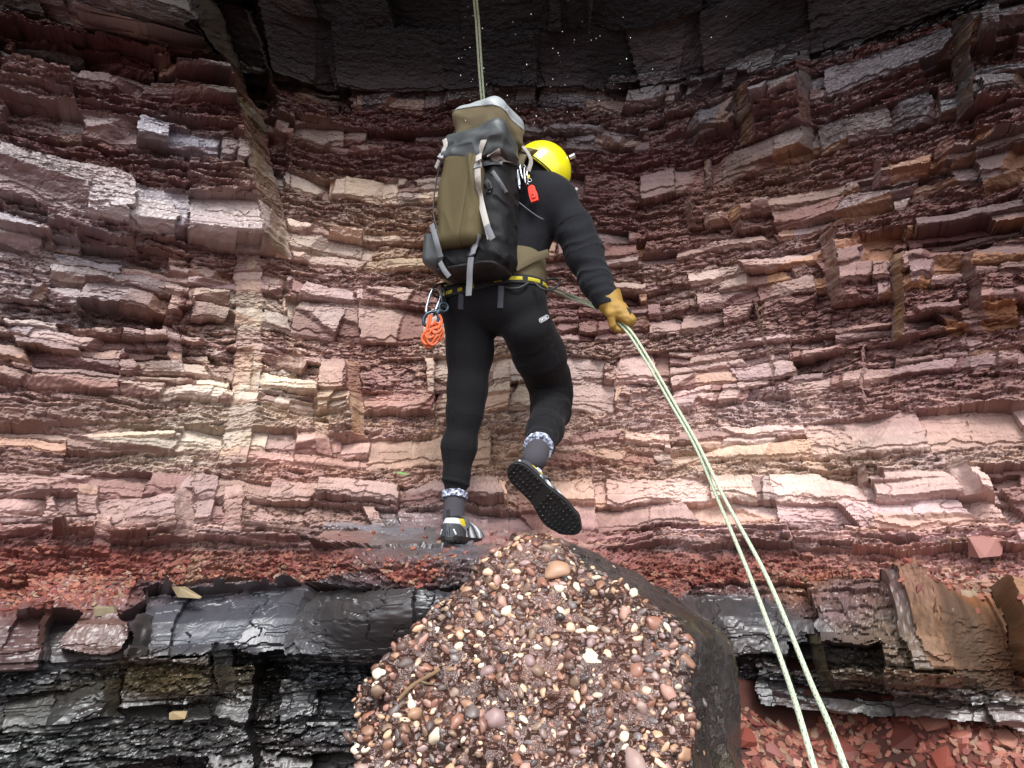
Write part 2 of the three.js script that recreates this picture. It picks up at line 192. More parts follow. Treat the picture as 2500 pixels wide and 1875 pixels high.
// how far the rock stands out of the base surface at (x, y), and which block it is
function rock(x, y) {
  const ya = arc(x, y), w1 = fbm2(x * 1.7, y * 1.7, 1, 3), w2 = fbm2(x * 7, ya * 9, 5, 3), w3 = noise2(x * 38, ya * 52, 9), w4 = noise2(x * 90, ya * 120, 10);
  const fx = x + 0.05 * fbm2(x * 2.2, y * 2.2, 21, 2) + 0.012 * fbm2(x * 11, y * 16, 23, 2) + 0.004 * w4;
  const side = sm(0.5, 2, x), left = sm(-0.7, -1.6, x);
  let fy = y + 0.05 * w1 * 0.8 + 0.017 * w2 + 0.0045 * w3 + 0.002 * w4 - 0.03 * (x > 0.4 ? (x - 0.4) * 0.6 : 0) * sm(1.6, 1.2, y) - 0.09 * Math.max(0, x - 0.6) * sm(1.75, 2.9, y) - 0.05 * Math.max(0, -x - 0.9) * sm(1.9, 2.9, y);
  const roof = sm(3.68, 3.8, y);
  let bi = 0; while (bi < BEDS.length - 2 && fy >= edge(bi + 1, x)) bi++;
  const B = BEDS[bi], y0 = edge(bi, x), y1 = edge(bi + 1, x), th = Math.max(0.02, y1 - y0); let t = (fy - y0) / th; t = clamp(t + 0.10 * noise2(x * 2.6, bi * 3.7, 14) * (1 - Math.abs(2 * t - 1)), 0, 0.9999);
  tone(x, y, WT); const wet = sm(0.6, 0.85, WT[3]) * (y < 1.6 ? 1 : 0.3);
  // master joints run through several beds
  const rough = 0.46 + 0.65 * side * sm(1.9, 2.7, y) + 1.1 * left * sm(1.8, 2.4, y) + 0.35 * sm(2.5, 3.2, y), calm = 1 - sm(0.7, 1.0, rough);
  const mj = jcell((fx + 0.10 * (fy - 2) * (hash(Math.floor(bi / 3), 4) - 0.3) + hash(Math.floor(bi / 2), 8)) / 0.42, 300 + Math.floor(bi / 2)), mr = hash(mj, bi, 5);
  let d = B.o + 0.02 * w1, id = 0, cx = x, cy = y, chip = 0;
  const ret = (1 - roof * 0.88);
  if (B.k === 'M') {
    d += (mr - 0.5) * 0.05 * rough * ret;
    const hm = hash(mj >> 1, bi, 11) + 0.25 * side * sm(2, 2.6, y) - 0.25 * left * sm(2.1, 2.4, y) - wet, nn = roof ? B.n : B.n * (hm < 0.3 ? 1 : hm < 0.62 ? 2 : 3), tt = t + 0.06 * noise2(x * 2.2, bi * 9.1 + nn, 17) * (1 - Math.abs(2 * t - 1));
    const sub = course(clamp(tt, 0, 0.9999) * nn, nn, bi * 17 + nn * 501 + 1000, 0.7), sy0 = jc[1], sy1 = jc[2];
    const sth = Math.max(0.016, (sy1 - sy0) * th / nn), yl = (tt * nn - sy0) / Math.max(0.05, sy1 - sy0);
    const seed = bi * 131 + sub * 17 + 2000, w = (0.15 + sth * 1.2) * (0.7 + (2.0 + calm) * hash(seed, 8) ** 1.6);
    d += (hash(seed, 9) - 0.5) * 0.05 * rough * ret;
    const kb = jcell((fx + 1.1 * (hash(seed, 3) - 0.5) * (fy - y0)) / w, seed, 0.95), xa = jc[1] * w, xb = jc[2] * w, bw = xb - xa, xl = (fx - xa) / bw;
    id = (seed * 4099 + kb * 61 + mj * 7) | 0;
    const h1 = hash(id, 1), h2 = hash(id, 2), h3 = hash(id, 3), h4 = hash(id, 4), h5 = hash(id, 5), h6 = hash(id, 6);
    d += (h1 - 0.5) * 0.034 * rough * ret;
    d -= (yl - 0.5) * sth * (0.12 + 0.34 * h2 + 0.22 * wet) * (1 - roof) + (xl - 0.5) * bw * (h3 - 0.5) * 0.5;
    // corners and lower edges broken off along flat faces
    const p = d, Y = yl * sth, X = xl * bw;
    if (h4 < 0.55 - 0.25 * calm) { const q = p + 1.5 * (Y - sth * (0.15 + 0.6 * h5)) + (h6 - 0.5) * 2.2 * (X - bw * 0.5); if (q < d) { d = Math.max(q, p - 0.05 * rough * ret); chip = 1; } }
    if (h5 < 0.45 - 0.2 * calm) { const q = p + 0.8 * (Y - sth * 0.35 * h6) - (1.1 + h3) * (X - bw * (0.55 + 0.35 * h2)); if (q < d) { d = Math.max(q, p - 0.045 * rough * ret); chip = 2; } }
    if (h6 < 0.4 - 0.15 * calm) { const q = p + (1.2 + h1) * (X - bw * (0.1 + 0.3 * h4)) - 0.5 * (Y - sth * 0.8); if (q < d) { d = Math.max(q, p - 0.045 * rough * ret); chip = 3; } }
    if (hash(id, 19) < 0.6 * ret) { // a low facet split off along a slanting line
      const a = (h5 < .5 ? 1 : -1) * (0.35 + 0.75 * h2), q = p + 0.010 + 0.004 * h1 - (0.22 + 0.45 * h6) * ((X - bw * (0.25 + 0.5 * h3)) * Math.cos(a) + (Y - sth * 0.5) * Math.sin(a)); if (q < d) d = Math.max(q, p - 0.05); }
    if (hash(id, 19) > 0.7 * (2 - ret)) { const a = Math.PI + (h6 < .5 ? 1 : -1) * (0.25 + 0.7 * h1), q = p + 0.008 - (0.3 + 0.6 * h4) * ((X - bw * (0.3 + 0.4 * h5)) * Math.cos(a) + (Y - sth * 0.5) * Math.sin(a)); if (q < d) d = Math.max(q, p - 0.04); }
    if (hash(id, 7) < 0.2 && !roof && wet < 0.4) { // shattered
      voronoi(fx / 0.06, fy / 0.024, 44); d += (hash(vor.id, 3) - 0.5) * 0.026 - (fy / 0.024 - vor.cy) * 0.024 * 0.5 * hash(vor.id, 4) - 0.012; if (vor.f2 - vor.f1 < 0.1) d -= 0.006; id ^= vor.id; chip = 4;
    }
    // thin leaves spalled off the edges
    const sp = noise2(fx * 9, id % 97, 31) * 0.5 + noise2(fx * 27, id % 89, 32) * 0.3;
    if (yl < 0.16 + 0.2 * sp) d -= 0.011 * ret; if (yl > 0.86 + 0.2 * sp) d -= 0.009 * ret;
    const lam = Math.floor((fy + 0.006 * noise2(fx * 8, fy * 30, 41)) / 0.011), lh = hash(lam, id, 9);
    const lm = noise2(fx * 5 + lam * 3.7, lam * 1.3, 44); if (lm > 0.45) d -= 0.004 * (0.4 + lh);
    // hair cracks
    const cr = Math.abs(fbm2(fx * 6 + 3, fy * 9, 51, 3)); if (cr < 0.012 * (1 - roof) && noise2(fx * 2, fy * 3, 52) > 0) d -= 0.007;
    if (!roof) { const lip = 0.004 + 0.014 * hash(id, 17) + 0.006 * w3; if (Y < lip) d -= (lip - Y) * 1.5 * (0.6 + 0.7 * h2); }
    cx = x - (fx - (xa + xb) / 2); cy = y - (yl - 0.5) * sth;
  } else {
    const R_ = B.k === 'R', sub = course(t * B.n, B.n, bi * 17 + 1000, 0.6), sy0 = jc[1], sy1 = jc[2], sth = Math.max(0.012, (sy1 - sy0) * th / B.n), yl = (t * B.n - sy0) / Math.max(0.05, sy1 - sy0);
    d += (mr - 0.5) * 0.05 * rough + (hash(sub, bi, 12) - 0.5) * 0.03 * rough * (R_ ? 0.5 : 1);
    const sx = R_ ? 0.042 : 0.055 + 0.06 * hash(bi, 4) ** 2, sy = R_ ? 0.020 : 0.0165;
    voronoi(fx / sx, fy / sy, 60 + (bi % 50)); id = vor.id ^ (bi * 977);
    const h1 = hash(id, 1), h2 = hash(id, 2), h3 = hash(id, 3);
    d += (h1 - 0.5) * (R_ ? 0.05 : 0.036) * rough + ((fx / sx - vor.cx) * sx * (h2 - 0.5) * 0.8 - (fy / sy - vor.cy) * sy * (0.1 + 0.7 * h3));
    if (vor.f2 - vor.f1 < 0.09) d -= 0.008; cx = x - (fx - vor.cx * sx); cy = y - (fy - vor.cy * sy);
    voronoi(fx / 0.026 + 7, fy / 0.009, 47); d += ((hash(vor.id, 5) - 0.5) * 0.013 - (fy / 0.009 - vor.cy) * 0.009 * 0.5) * (1 - 0.7 * wet);
    d -= (t - 0.5) * th * 0.12;
    chip = 4;
  }
  for (const b of BOXES) { const bx = x + 0.05 * w2 + 0.012 * w3, by = y + 0.02 * w2 + 0.006 * w3; if (bx > b.x0 && bx < b.x1 && by > b.y0 && by < b.y1) { d -= b.d; id ^= 0x5bd1e995; } }
  let jf = null, jw = 0;
  for (const J of JOINTS) {
    if (fy < J.y1 - 0.02 || fy > J.y0 + 0.02) continue;
    const yy = y + 0.02 * w2; if (yy < J.y1 || yy > J.y0) continue;
    const s = (x + 0.018 * w2 + 0.006 * w3 - lerp(J.x1, J.x0, (y - J.y1) / (J.y0 - J.y1))) * -J.s; // positive: bare side
    const taper = Math.min(1, (J.y0 - yy) / 0.04, (yy - J.y1) / 0.04) * 0.5 + 0.5;
    if (s > 0 && s < J.w) { d = d * 0.25 + J.o * (1 - s / J.w) * taper + 0.006 * noise2(x * 50, y * 14, 73); jf = J; jw = sm(0.05, 0.13, J.o) * sm(0, 0.25, s / J.w + 0.2 * w2) * sm(1, 0.7, s / J.w + 0.25 * w2) * (0.6 + 0.4 * sm(-0.4, 0.2, w2)); id = (J.x0 * 99991) | 0; }
    else if (s <= 0 && s > -J.reach) d += J.o * Math.pow(1 + s / J.reach, 1.3) * taper;
  }
  if (!roof) { const m = noise2(x * 3.3, y * 6, 48) + 0.5 * noise2(x * 9, y * 17, 49); if (chip === 4 || m > 0.3) { const fa = fy - y + ya; voronoi(fx / 0.019, fa / 0.0075, 46); d += ((hash(vor.id, 5) - 0.5) * 0.009 - (fa / 0.0075 - vor.cy) * 0.0075 * 0.5) * (chip === 4 ? 1 : sm(0.3, 0.6, m)) * (1 - 0.8 * wet); } }
  { const e = (x + 0.16) / 0.55, q = Math.exp(-e * e * e * e) * sm(1.47, 1.53, y) * sm(1.70, 1.62, y); d *= 1 - 0.75 * q; }
  const fine = 1 - 0.85 * wet;
  d += (0.003 * w3 + 0.0016 * w4 + 0.002 * noise2(x * 160, ya * 190, 71)) * fine + 0.006 * w2;
  R.d = d; R.id = id; R.x = cx; R.y = cy; R.chip = chip; R.jf = jf; R.jw = jw; R.roof = roof; R.bi = bi;
  return R;
}
const span = (a, b, s) => { const n = Math.max(1, Math.round((b - a) / s)), o = []; for (let i = 0; i < n; i++) o.push(a + (b - a) * i / n); return o; };
const QUICK = globalThis.__quick ? 2 : 1, CELL = 0.0044 * QUICK;
const XS = [...span(-4.4, -2.25, 0.05), ...span(-2.25, 2.25, CELL), ...span(2.25, 4.41, 0.05)];
const YS = [...span(-0.4, 0.62, 0.05), ...span(0.62, 3.7, CELL * 0.93), ...span(3.7, 4.22, CELL * 0.55), ...span(4.22, 12, 0.08)];
const NX = XS.length, NY = YS.length, NV = NX * NY;
const cPos = new Float32Array(NV * 3), cCol = new Float32Array(NV * 3), cUv = new Float32Array(NV * 2), cId = new Int32Array(NV), cWet = new Float32Array(NV), cD = new Float32Array(NV);
{
  const MAROON = lin('#6b423e'), RUST = lin('#9c6b3c'), BUFF = lin('#a98670');
  const T = [0, 0, 0, 0], T2 = [0, 0, 0, 0], jfs = new Array(NV);
  for (let j = 0; j < NY; j++) for (let i = 0; i < NX; i++) {
    const k = j * NX + i, x = XS[i], y = YS[j], r = rock(x, y);
    const gx = (zBase(x + 0.01, y) - zBase(x - 0.01, y)) / 0.02, gy = (benchL(y + 0.05) - benchL(y - 0.05)) / 0.1 * 0.7, l = 1 / Math.hypot(gx, gy, 1);
    cD[k] = r.d; cId[k] = r.id;
    cPos[k * 3] = x - gx * l * r.d; cPos[k * 3 + 1] = y - gy * l * r.d; cPos[k * 3 + 2] = zBase(x, y) + l * r.d;
    cUv[k * 2] = x / 0.7; cUv[k * 2 + 1] = (y + Math.max(0, y - 3.75)) / 0.7;
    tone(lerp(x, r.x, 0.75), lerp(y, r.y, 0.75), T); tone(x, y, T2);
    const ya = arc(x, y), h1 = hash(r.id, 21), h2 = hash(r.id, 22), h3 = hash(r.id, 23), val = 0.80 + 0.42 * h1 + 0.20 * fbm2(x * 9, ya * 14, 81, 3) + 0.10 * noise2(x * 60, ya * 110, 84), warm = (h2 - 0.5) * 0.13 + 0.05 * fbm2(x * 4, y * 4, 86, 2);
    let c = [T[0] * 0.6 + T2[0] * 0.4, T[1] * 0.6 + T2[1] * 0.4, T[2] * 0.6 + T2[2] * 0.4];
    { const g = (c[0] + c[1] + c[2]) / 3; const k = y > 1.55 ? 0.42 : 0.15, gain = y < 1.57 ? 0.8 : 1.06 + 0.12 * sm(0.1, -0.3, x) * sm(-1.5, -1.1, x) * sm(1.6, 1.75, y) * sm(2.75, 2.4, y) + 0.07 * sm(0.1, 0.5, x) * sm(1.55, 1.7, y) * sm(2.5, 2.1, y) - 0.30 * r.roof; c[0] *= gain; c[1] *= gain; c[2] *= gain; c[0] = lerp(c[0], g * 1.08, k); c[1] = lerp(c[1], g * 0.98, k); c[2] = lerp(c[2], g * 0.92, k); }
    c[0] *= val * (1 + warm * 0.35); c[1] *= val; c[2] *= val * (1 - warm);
    const dry = 1 - T[3];
    // fine bedding: thin paler and darker leaves in the rock itself
    const lam = noise2(x * 1.5, (y + 0.01 * fbm2(x * 3, y * 3, 88, 2)) * 75, 87); for (let q = 0; q < 3; q++) c[q] *= 1 + 0.13 * lam;
    // iron stain on some broken faces, maroon on fresh ones
    if (r.chip > 0 && r.chip < 4 && !r.roof) { const o = hash(r.id, 31) < 0.16 + 0.34 * sm(0.3, 1.6, x) ? (x > 0.6 && y > 2.35 ? RUST : BUFF) : MAROON, m = 0.55 * dry; for (let q = 0; q < 3; q++) c[q] = lerp(c[q], o[q] * (0.8 + 0.3 * h3), m); }
    if (r.chip === 4 && !r.roof) { const o = MAROON, m = lerp(0.10 + 0.30 * sm(0.5, 1.5, x) * sm(1.6, 2.4, y) + 0.2 * sm(-0.9, -1.6, x), 0.55, sm(2.35, 2.9, y)) * (0.5 + 0.7 * h3) * sm(1.2, 1.5, y); for (let q = 0; q < 3; q++) c[q] = lerp(c[q], o[q], clamp(m, 0, 0.9)); }
    else if (y > 1.5 && !r.roof) { const m = (0.5 + 0.5 * h3) * 0.22 * dry; c[0] *= 1 + m; c[1] *= 1 + m; c[2] *= 1 + m * 1.1; }
    if (r.jf) { const o = r.jf.c, m = 0.85 * (0.75 + 0.25 * noise2(x * 20, y * 9, 83)); for (let q = 0; q < 3; q++) c[q] = lerp(c[q], o[q] * (0.85 + 0.4 * fbm2(x * 25, y * 8, 89, 2)), m * r.jw); }
    for (const s of STREAKS) {
      if (y > s.y0 || y < s.y1) continue;
      const u = Math.abs(x + 0.010 * noise2(x * 5, y * 9, 95) - lerp(s.x1, s.x0, (y - s.y1) / (s.y0 - s.y1))) / (s.w * (0.7 + 0.5 * noise2(3, y * 14, 96)));
      if (u < 1) { const m = s.s * 0.62 * sm(1, 0.2, u) * sm(-0.5, 0.4, noise2(x * 30, y * 9, 97) + 0.5 * (h1 - 0.4)); for (let q = 0; q < 3; q++) c[q] = lerp(c[q], s.c[q] * (0.9 + 0.15 * h1), m); }
    }
    // lichen and iron bloom low on the right
    if (x > 0.85 && y < 1.5 && y > 1.0) { const bl = fbm2(x * 7, y * 8, 98, 3), m = sm(0.06, 0.3, bl) * sm(1.5, 1.35, y) * (T[3] < 0.5 ? 1 : 0); const o = bl > 0.22 ? lin('#c0ad94') : lin('#a65a26'); for (let q = 0; q < 3; q++) c[q] = lerp(c[q], o[q], m * 0.38); }
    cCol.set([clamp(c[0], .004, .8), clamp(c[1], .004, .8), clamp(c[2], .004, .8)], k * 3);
    cWet[k] = clamp((T[3] + 0.3 * fbm2(x * 4, y * 5, 99, 2)) * (1 - 0.6 * r.roof), 0, 1);
  }
}
const rockBump = noiseTex(512, (u, v) => 0.4 * tnoise(u * 12, v * 40, 8 * 120, 1) * 0 + 0.35 * tnoise(u * 24, v * 24, 24, 2) + 0.35 * tnoise(u * 60, v * 60, 60, 3) + 0.3 * tnoise(u * 150, v * 150, 150, 4));
const rockMats = [[0.78, 0.35], [0.36, 0.5], [0.40, 0.6]].map(([r, s], i) => {
  const m = new THREE.MeshPhysicalMaterial({ vertexColors: true, roughness: r, bumpMap: rockBump, bumpScale: [0.003, 0.0018, 0.0006][i], specularIntensity: [0.6, 1, 1][i], ior: [1.5, 1.5, 1.62][i] }); m.name = ['dry_rock', 'damp_rock', 'wet_rock'][i]; return m; });
const cliff = new THREE.Group(); cliff.name = 'cliff'; cliff.userData.kind = 'structure'; scene.add(cliff);
{ // cut the sheet along its joints: the 300 blocks that show largest are parts of their own
  const quads = new Map(), inView = (k) => XS[k % NX] > -2.2 && XS[k % NX] < 2.2 && YS[(k / NX) | 0] < 4.15 && YS[(k / NX) | 0] > 0.65;
  for (let j = 0; j < NY - 1; j++) for (let i = 0; i < NX - 1; i++) { const k = j * NX + i, id = cId[k]; let q = quads.get(id); if (!q) quads.set(id, q = []); q.push(k); }
  const list = [...quads.entries()].sort((a, b) => b[1].filter(inView).length - a[1].filter(inView).length);
  const build = (cells, byWet) => {
    const map = new Map(), pos = [], col = [], uv = [], at = (k) => { let n = map.get(k); if (n === undefined) { n = pos.length / 3; map.set(k, n); pos.push(cPos[k * 3], cPos[k * 3 + 1], cPos[k * 3 + 2]); col.push(cCol[k * 3], cCol[k * 3 + 1], cCol[k * 3 + 2]); uv.push(cUv[k * 2], cUv[k * 2 + 1]); } return n; };
    const idx = [[], [], []];
    for (const k of cells) { const a = at(k), b = at(k + 1), c = at(k + NX), d = at(k + NX + 1); (byWet ? idx[cWet[k] > 0.68 ? 2 : cWet[k] > 0.3 ? 1 : 0] : idx[0]).push(a, b, d, a, d, c); }
    const g = new THREE.BufferGeometry(); g.setAttribute('position', new THREE.Float32BufferAttribute(pos, 3)); g.setAttribute('color', new THREE.Float32BufferAttribute(col, 3)); g.setAttribute('uv', new THREE.Float32BufferAttribute(uv, 2));
    const all = new Uint32Array(idx[0].length + idx[1].length + idx[2].length); let o = 0; idx.forEach((t, m) => { for (let i = 0; i < t.length; i++) all[o + i] = t[i]; if (byWet && t.length) g.addGroup(o, t.length, m); o += t.length; });
    g.setIndex(new THREE.BufferAttribute(all, 1)); return g;
  };
  for (const [, cells] of list.slice(0, 300)) { let w = 0; for (const k of cells) w += cWet[k]; w /= cells.length; part('rock_block', build(cells), rockMats[w > 0.68 ? 2 : w > 0.3 ? 1 : 0], cliff); }
  const rest = []; for (const [, cells] of list.slice(300)) for (const k of cells) rest.push(k);
  rest.sort((a, b) => a - b);
  tag(part('rock_face', build(rest, true), rockMats, cliff), null, null, null, 'stuff');
  numberParts(cliff);
}
// ---------------------------------------------------------------- surface of a distance field (surface nets)
function netSurface(f, lo, hi, cell, creased) {
  const n = [0, 1, 2].map((k) => Math.max(2, Math.ceil((hi[k] - lo[k]) / cell) + 1)), [nx, ny, nz] = n, val = new Float32Array(nx * ny * nz);
  for (let k = 0, o = 0; k < nz; k++) for (let j = 0; j < ny; j++) for (let i = 0; i < nx; i++, o++) val[o] = f(lo[0] + i * cell, lo[1] + j * cell, lo[2] + k * cell);
  const id = new Int32Array(nx * ny * nz).fill(-1), pos = [], idx = [], sy = nx, sz = nx * ny;
  for (let k = 0; k < nz - 1; k++) for (let j = 0; j < ny - 1; j++) for (let i = 0; i < nx - 1; i++) {
    const o = i + j * sy + k * sz; let m = 0, x = 0, y = 0, z = 0, c = 0; const v = [];
    for (let q = 0; q < 8; q++) { const w = val[o + (q & 1) + ((q >> 1) & 1) * sy + (q >> 2) * sz]; v.push(w); if (w < 0) m |= 1 << q; }
    if (m === 0 || m === 255) continue;
    for (const [a, b] of NET_EDGES) if (((m >> a) & 1) !== ((m >> b) & 1)) {
      const t = v[a] / (v[a] - v[b]); c++;
      x += (a & 1) + t * ((b & 1) - (a & 1)); y += ((a >> 1) & 1) + t * (((b >> 1) & 1) - ((a >> 1) & 1)); z += (a >> 2) + t * ((b >> 2) - (a >> 2));
    }
    id[o] = pos.length / 3; pos.push(lo[0] + (i + x / c) * cell, lo[1] + (j + y / c) * cell, lo[2] + (k + z / c) * cell);
  }
  const quad = (a, b, c, d, flip) => { if (a < 0 || b < 0 || c < 0 || d < 0) return; flip ? idx.push(a, c, b, a, d, c) : idx.push(a, b, c, a, c, d); };
  for (let k = 1; k < nz - 1; k++) for (let j = 1; j < ny - 1; j++) for (let i = 1; i < nx - 1; i++) {
    const o = i + j * sy + k * sz, s = val[o] < 0;
    if (s !== (val[o + 1] < 0)) quad(id[o - sy - sz], id[o - sz], id[o], id[o - sy], !s);
    if (s !== (val[o + sy] < 0)) quad(id[o - 1 - sz], id[o - 1], id[o], id[o - sz], !s);
    if (s !== (val[o + sz] < 0)) quad(id[o - 1 - sy], id[o - sy], id[o], id[o - 1], !s);
  }
  const g = new THREE.BufferGeometry(); g.setAttribute('position', new THREE.Float32BufferAttribute(pos, 3)); g.setIndex(idx);
  const nor = new Float32Array(pos.length), e = cell * 0.5;
  for (let i = 0; i < pos.length; i += 3) {
    const [x, y, z] = [pos[i], pos[i + 1], pos[i + 2]];
    const a = f(x + e, y, z) - f(x - e, y, z), b = f(x, y + e, z) - f(x, y - e, z), c = f(x, y, z + e) - f(x, y, z - e), l = Math.hypot(a, b, c) || 1;
    nor[i] = a / l; nor[i + 1] = b / l; nor[i + 2] = c / l;
  }
  g.setAttribute('normal', new THREE.BufferAttribute(nor, 3));
  return g;
}
const NET_EDGES = [[0, 1], [2, 3], [4, 5], [6, 7], [0, 2], [1, 3], [4, 6], [5, 7], [0, 4], [1, 5], [2, 6], [3, 7]];
const smin = (a, b, k) => { const h = Math.max(k - Math.abs(a - b), 0) / k; return Math.min(a, b) - h * h * k * 0.25; };
const smax = (a, b, k) => -smin(-a, -b, k);
function boxUv(g, s) { // uv in metres / s from the dominant direction
  const p = g.attributes.position, n = g.attributes.normal, uv = new Float32Array(p.count * 2);
  for (let i = 0; i < p.count; i++) { const ax = Math.abs(n.getX(i)), ay = Math.abs(n.getY(i)), az = Math.abs(n.getZ(i)); const [u, v] = ay > ax && ay > az ? [p.getX(i), p.getZ(i)] : ax > az ? [p.getZ(i), p.getY(i)] : [p.getX(i), p.getY(i)]; uv[i * 2] = u / s; uv[i * 2 + 1] = v / s; }
  g.setAttribute('uv', new THREE.BufferAttribute(uv, 2)); return g;
}
function tint(g, f) { const p = g.attributes.position, n = g.attributes.normal, c = new Float32Array(p.count * 3); for (let i = 0; i < p.count; i++) c.set(f(p.getX(i), p.getY(i), p.getZ(i), n.getX(i), n.getY(i), n.getZ(i)), i * 3); g.setAttribute('color', new THREE.BufferAttribute(c, 3)); return g; }

// ---------------------------------------------------------------- the conglomerate boulder in front
const boulder = thing('boulder', 'big wet conglomerate boulder studded with pebbles, below the climber', 'boulder');
{
  const inside = P(1300, 1720, 2.5);
  const plane = (a, b, c) => { const n = b.clone().sub(a).cross(c.clone().sub(a)).normalize(); if (n.dot(inside.clone().sub(a)) > 0) n.negate(); return [n, n.dot(a)]; };
  const back = (a, b, dir = [0, -0.16, -1]) => plane(a, b, a.clone().add(V(...dir)));
  const A = P(1335, 1322, 2.36), B = P(1500, 1440, 2.24), C = P(1655, 1570, 2.12), E = P(1650, 1900, 1.95), F = P(872, 1690, 2.12), G = P(866, 1900, 2.05), H = P(985, 1535, 2.18), J = P(1210, 1345, 2.35), T = P(1805, 1630, 2.5), U = P(1803, 1900, 2.42);
  const front = plane(A, F, E), front2 = plane(P(1340, 1325, 2.34), P(1120, 1480, 2.2), P(1560, 1500, 2.2));
  const pebbly = [front, back(J, H), back(H, F), back(F, G)];
  const bare = [plane(A, B, P(1745, 1530, 2.6)), plane(B, C, P(1760, 1545, 2.55)), plane(C, E, T), back(P(1340, 1322, 2.4), P(1530, 1396, 2.6), [0.1, -0.12, -1]), back(P(1530, 1396, 2.6), P(1760, 1535, 2.6), [0.2, -0.1, -1]), back(P(1760, 1535, 2.55), T, [0.15, -0.1, -1]), back(T, U, [0.1, -0.1, -1])];
  const dot = (p, x, y, z) => p[0].x * x + p[0].y * y + p[0].z * z - p[1];
  const side = (x, y, z) => { let a = -9, b = -9; for (const p of pebbly) a = Math.max(a, dot(p, x, y, z)); for (const p of bare) b = Math.max(b, dot(p, x, y, z) - 0.018); return [a, b]; };
  const f = (x, y, z) => {
    let d = -1; for (const p of pebbly) d = smax(d, dot(p, x, y, z), 0.05); for (const p of bare) d = smax(d, dot(p, x, y, z) - 0.018, 0.035);
    d = smax(d, 0.45 - y, 0.02); d = smax(d, -3.05 - z, 0.05);
    if (Math.abs(d) > 0.08) return d;
    const [a, b] = side(x, y, z), w = sm(-0.025, 0.025, a - b + 0.04 * noise3(x * 11, y * 11, z * 11, 71)); // the pebbly faces are pitted, the bare ones nearly smooth
    return d + 0.035 * fbm3(x * 4, y * 4, z * 4, 3) + w * 0.045 * fbm3(x * 9, y * 9, z * 9, 31) + w * (0.012 * fbm3(x * 17, y * 17, z * 17, 5) + 0.010 * noise3(x * 60, y * 60, z * 60, 8)) + (1 - w) * (0.022 * Math.abs(noise3(x * 6, y * 3, z * 6, 14)) + 0.006 * Math.abs(noise3(x * 26, y * 26, z * 26, 18)) + 0.005 * noise3(x * 40, y * 90, z * 40, 12) + 0.006 * fbm3(x * 14, y * 22, z * 14, 17));
  };
  const g = netSurface(f, [-0.62, 0.42, -2.95], [0.98, 1.66, -1.8], 0.0085);
  boxUv(g, 0.25);
  const pts = [];
  tint(g, (x, y, z, nx, ny, nz) => {
    const [a, b] = side(x, y, z), w = sm(-0.03, 0.03, a - b + 0.04 * noise3(x * 11, y * 11, z * 11, 71)), n = fbm3(x * 9, y * 9, z * 9, 21), moss = sm(0.05, 0.4, fbm3(x * 6, y * 5, z * 6, 25) + (x - 0.5) * 0.9 + (1.25 - y) * 0.4);
    const m = lin('#55392f'), s = lin('#3b3735'), o = lin('#4a4430'), q = [0, 0, 0];
    for (let k = 0; k < 3; k++) { const bare_ = lerp(s[k], o[k], moss * 0.7) * (0.8 + 0.5 * n); q[k] = lerp(bare_, m[k] * (0.9 + 0.7 * n), w); }
    return q;
  });
  const mat = new THREE.MeshPhysicalMaterial({ vertexColors: true, roughness: 0.22, bumpMap: rockBump, bumpScale: 0.005, specularIntensity: 1.2 }); mat.name = 'wet_conglomerate';
  part('rock_body', g, mat, boulder);
  // pebbles, the big ones first, none over another
  const stone = (seed, det) => { const q = mergeVertices(new THREE.IcosahedronGeometry(1, det).deleteAttribute('uv').deleteAttribute('normal')), p = q.attributes.position, ang = seed % 2 === 0;
    for (let i = 0; i < p.count; i++) { const v = V(p.getX(i), p.getY(i), p.getZ(i)); let r = 1 + 0.30 * noise3(v.x * 1.3 + seed * 9, v.y * 1.3, v.z * 1.3, seed) + 0.08 * noise3(v.x * 3 + seed, v.y * 3, v.z * 3, seed + 40);
      if (ang) for (let k = 0; k < 5; k++) { const nn = V(hash(seed, k, 1) - .5, hash(seed, k, 2) - .5, hash(seed, k, 3) - .5).normalize(); const e = nn.dot(v) * r; if (e > 0.72) r *= 0.72 / e; }
      p.setXYZ(i, v.x * r, v.y * r, v.z * r); }
    q.computeVertexNormals(); return q; };
  const HUES = ['#7b5a48', '#8f6f58', '#6a4a3e', '#a5866a', '#57433b', '#7a5240', '#4b3c38', '#b59a80', '#7d6663', '#9a7568', '#5f5552', '#bfb09a', '#3d3331', '#80594a', '#6f5a4a', '#877068'];
  const mats = HUES.map((c, i) => { const m = new THREE.MeshPhysicalMaterial({ color: new THREE.Color(c).multiplyScalar(1.1), roughness: 0.26 + 0.3 * hash(i, 9), specularIntensity: 1 }); m.name = 'pebble_stone'; return m; });
  const vars = [...Array(9)].map((_, i) => stone(i, 2)), low = [...Array(6)].map((_, i) => stone(i + 20, 1));
  const p = g.attributes.position, n = g.attributes.normal, cand = [];
  for (let i = 0; i < p.count; i++) { const x = p.getX(i), y = p.getY(i), z = p.getZ(i); const [a, b] = side(x, y, z); if ((a > b - 0.02 - 0.05 * Math.max(0, fbm3(x * 7, y * 7, z * 7, 77)) || (hash(i, 7) < 0.002)) && y > 0.75 && z > -2.7 && (n.getZ(i) > -0.1)) cand.push(i); }
  const cells = new Map(), key = (x, y, z) => Math.floor(x / 0.03) + ',' + Math.floor(y / 0.03) + ',' + Math.floor(z / 0.03), put = [];
  rngState = 4242;
  const sizes = []; for (let k = 0; k < 22; k++) sizes.push(rr(0.022, 0.04)); for (let k = 0; k < 270; k++) sizes.push(rr(0.013, 0.023)); for (let k = 0; k < 1900; k++) sizes.push(rr(0.008, 0.0135)); for (let k = 0; k < 2600; k++) sizes.push(rr(0.004, 0.008));
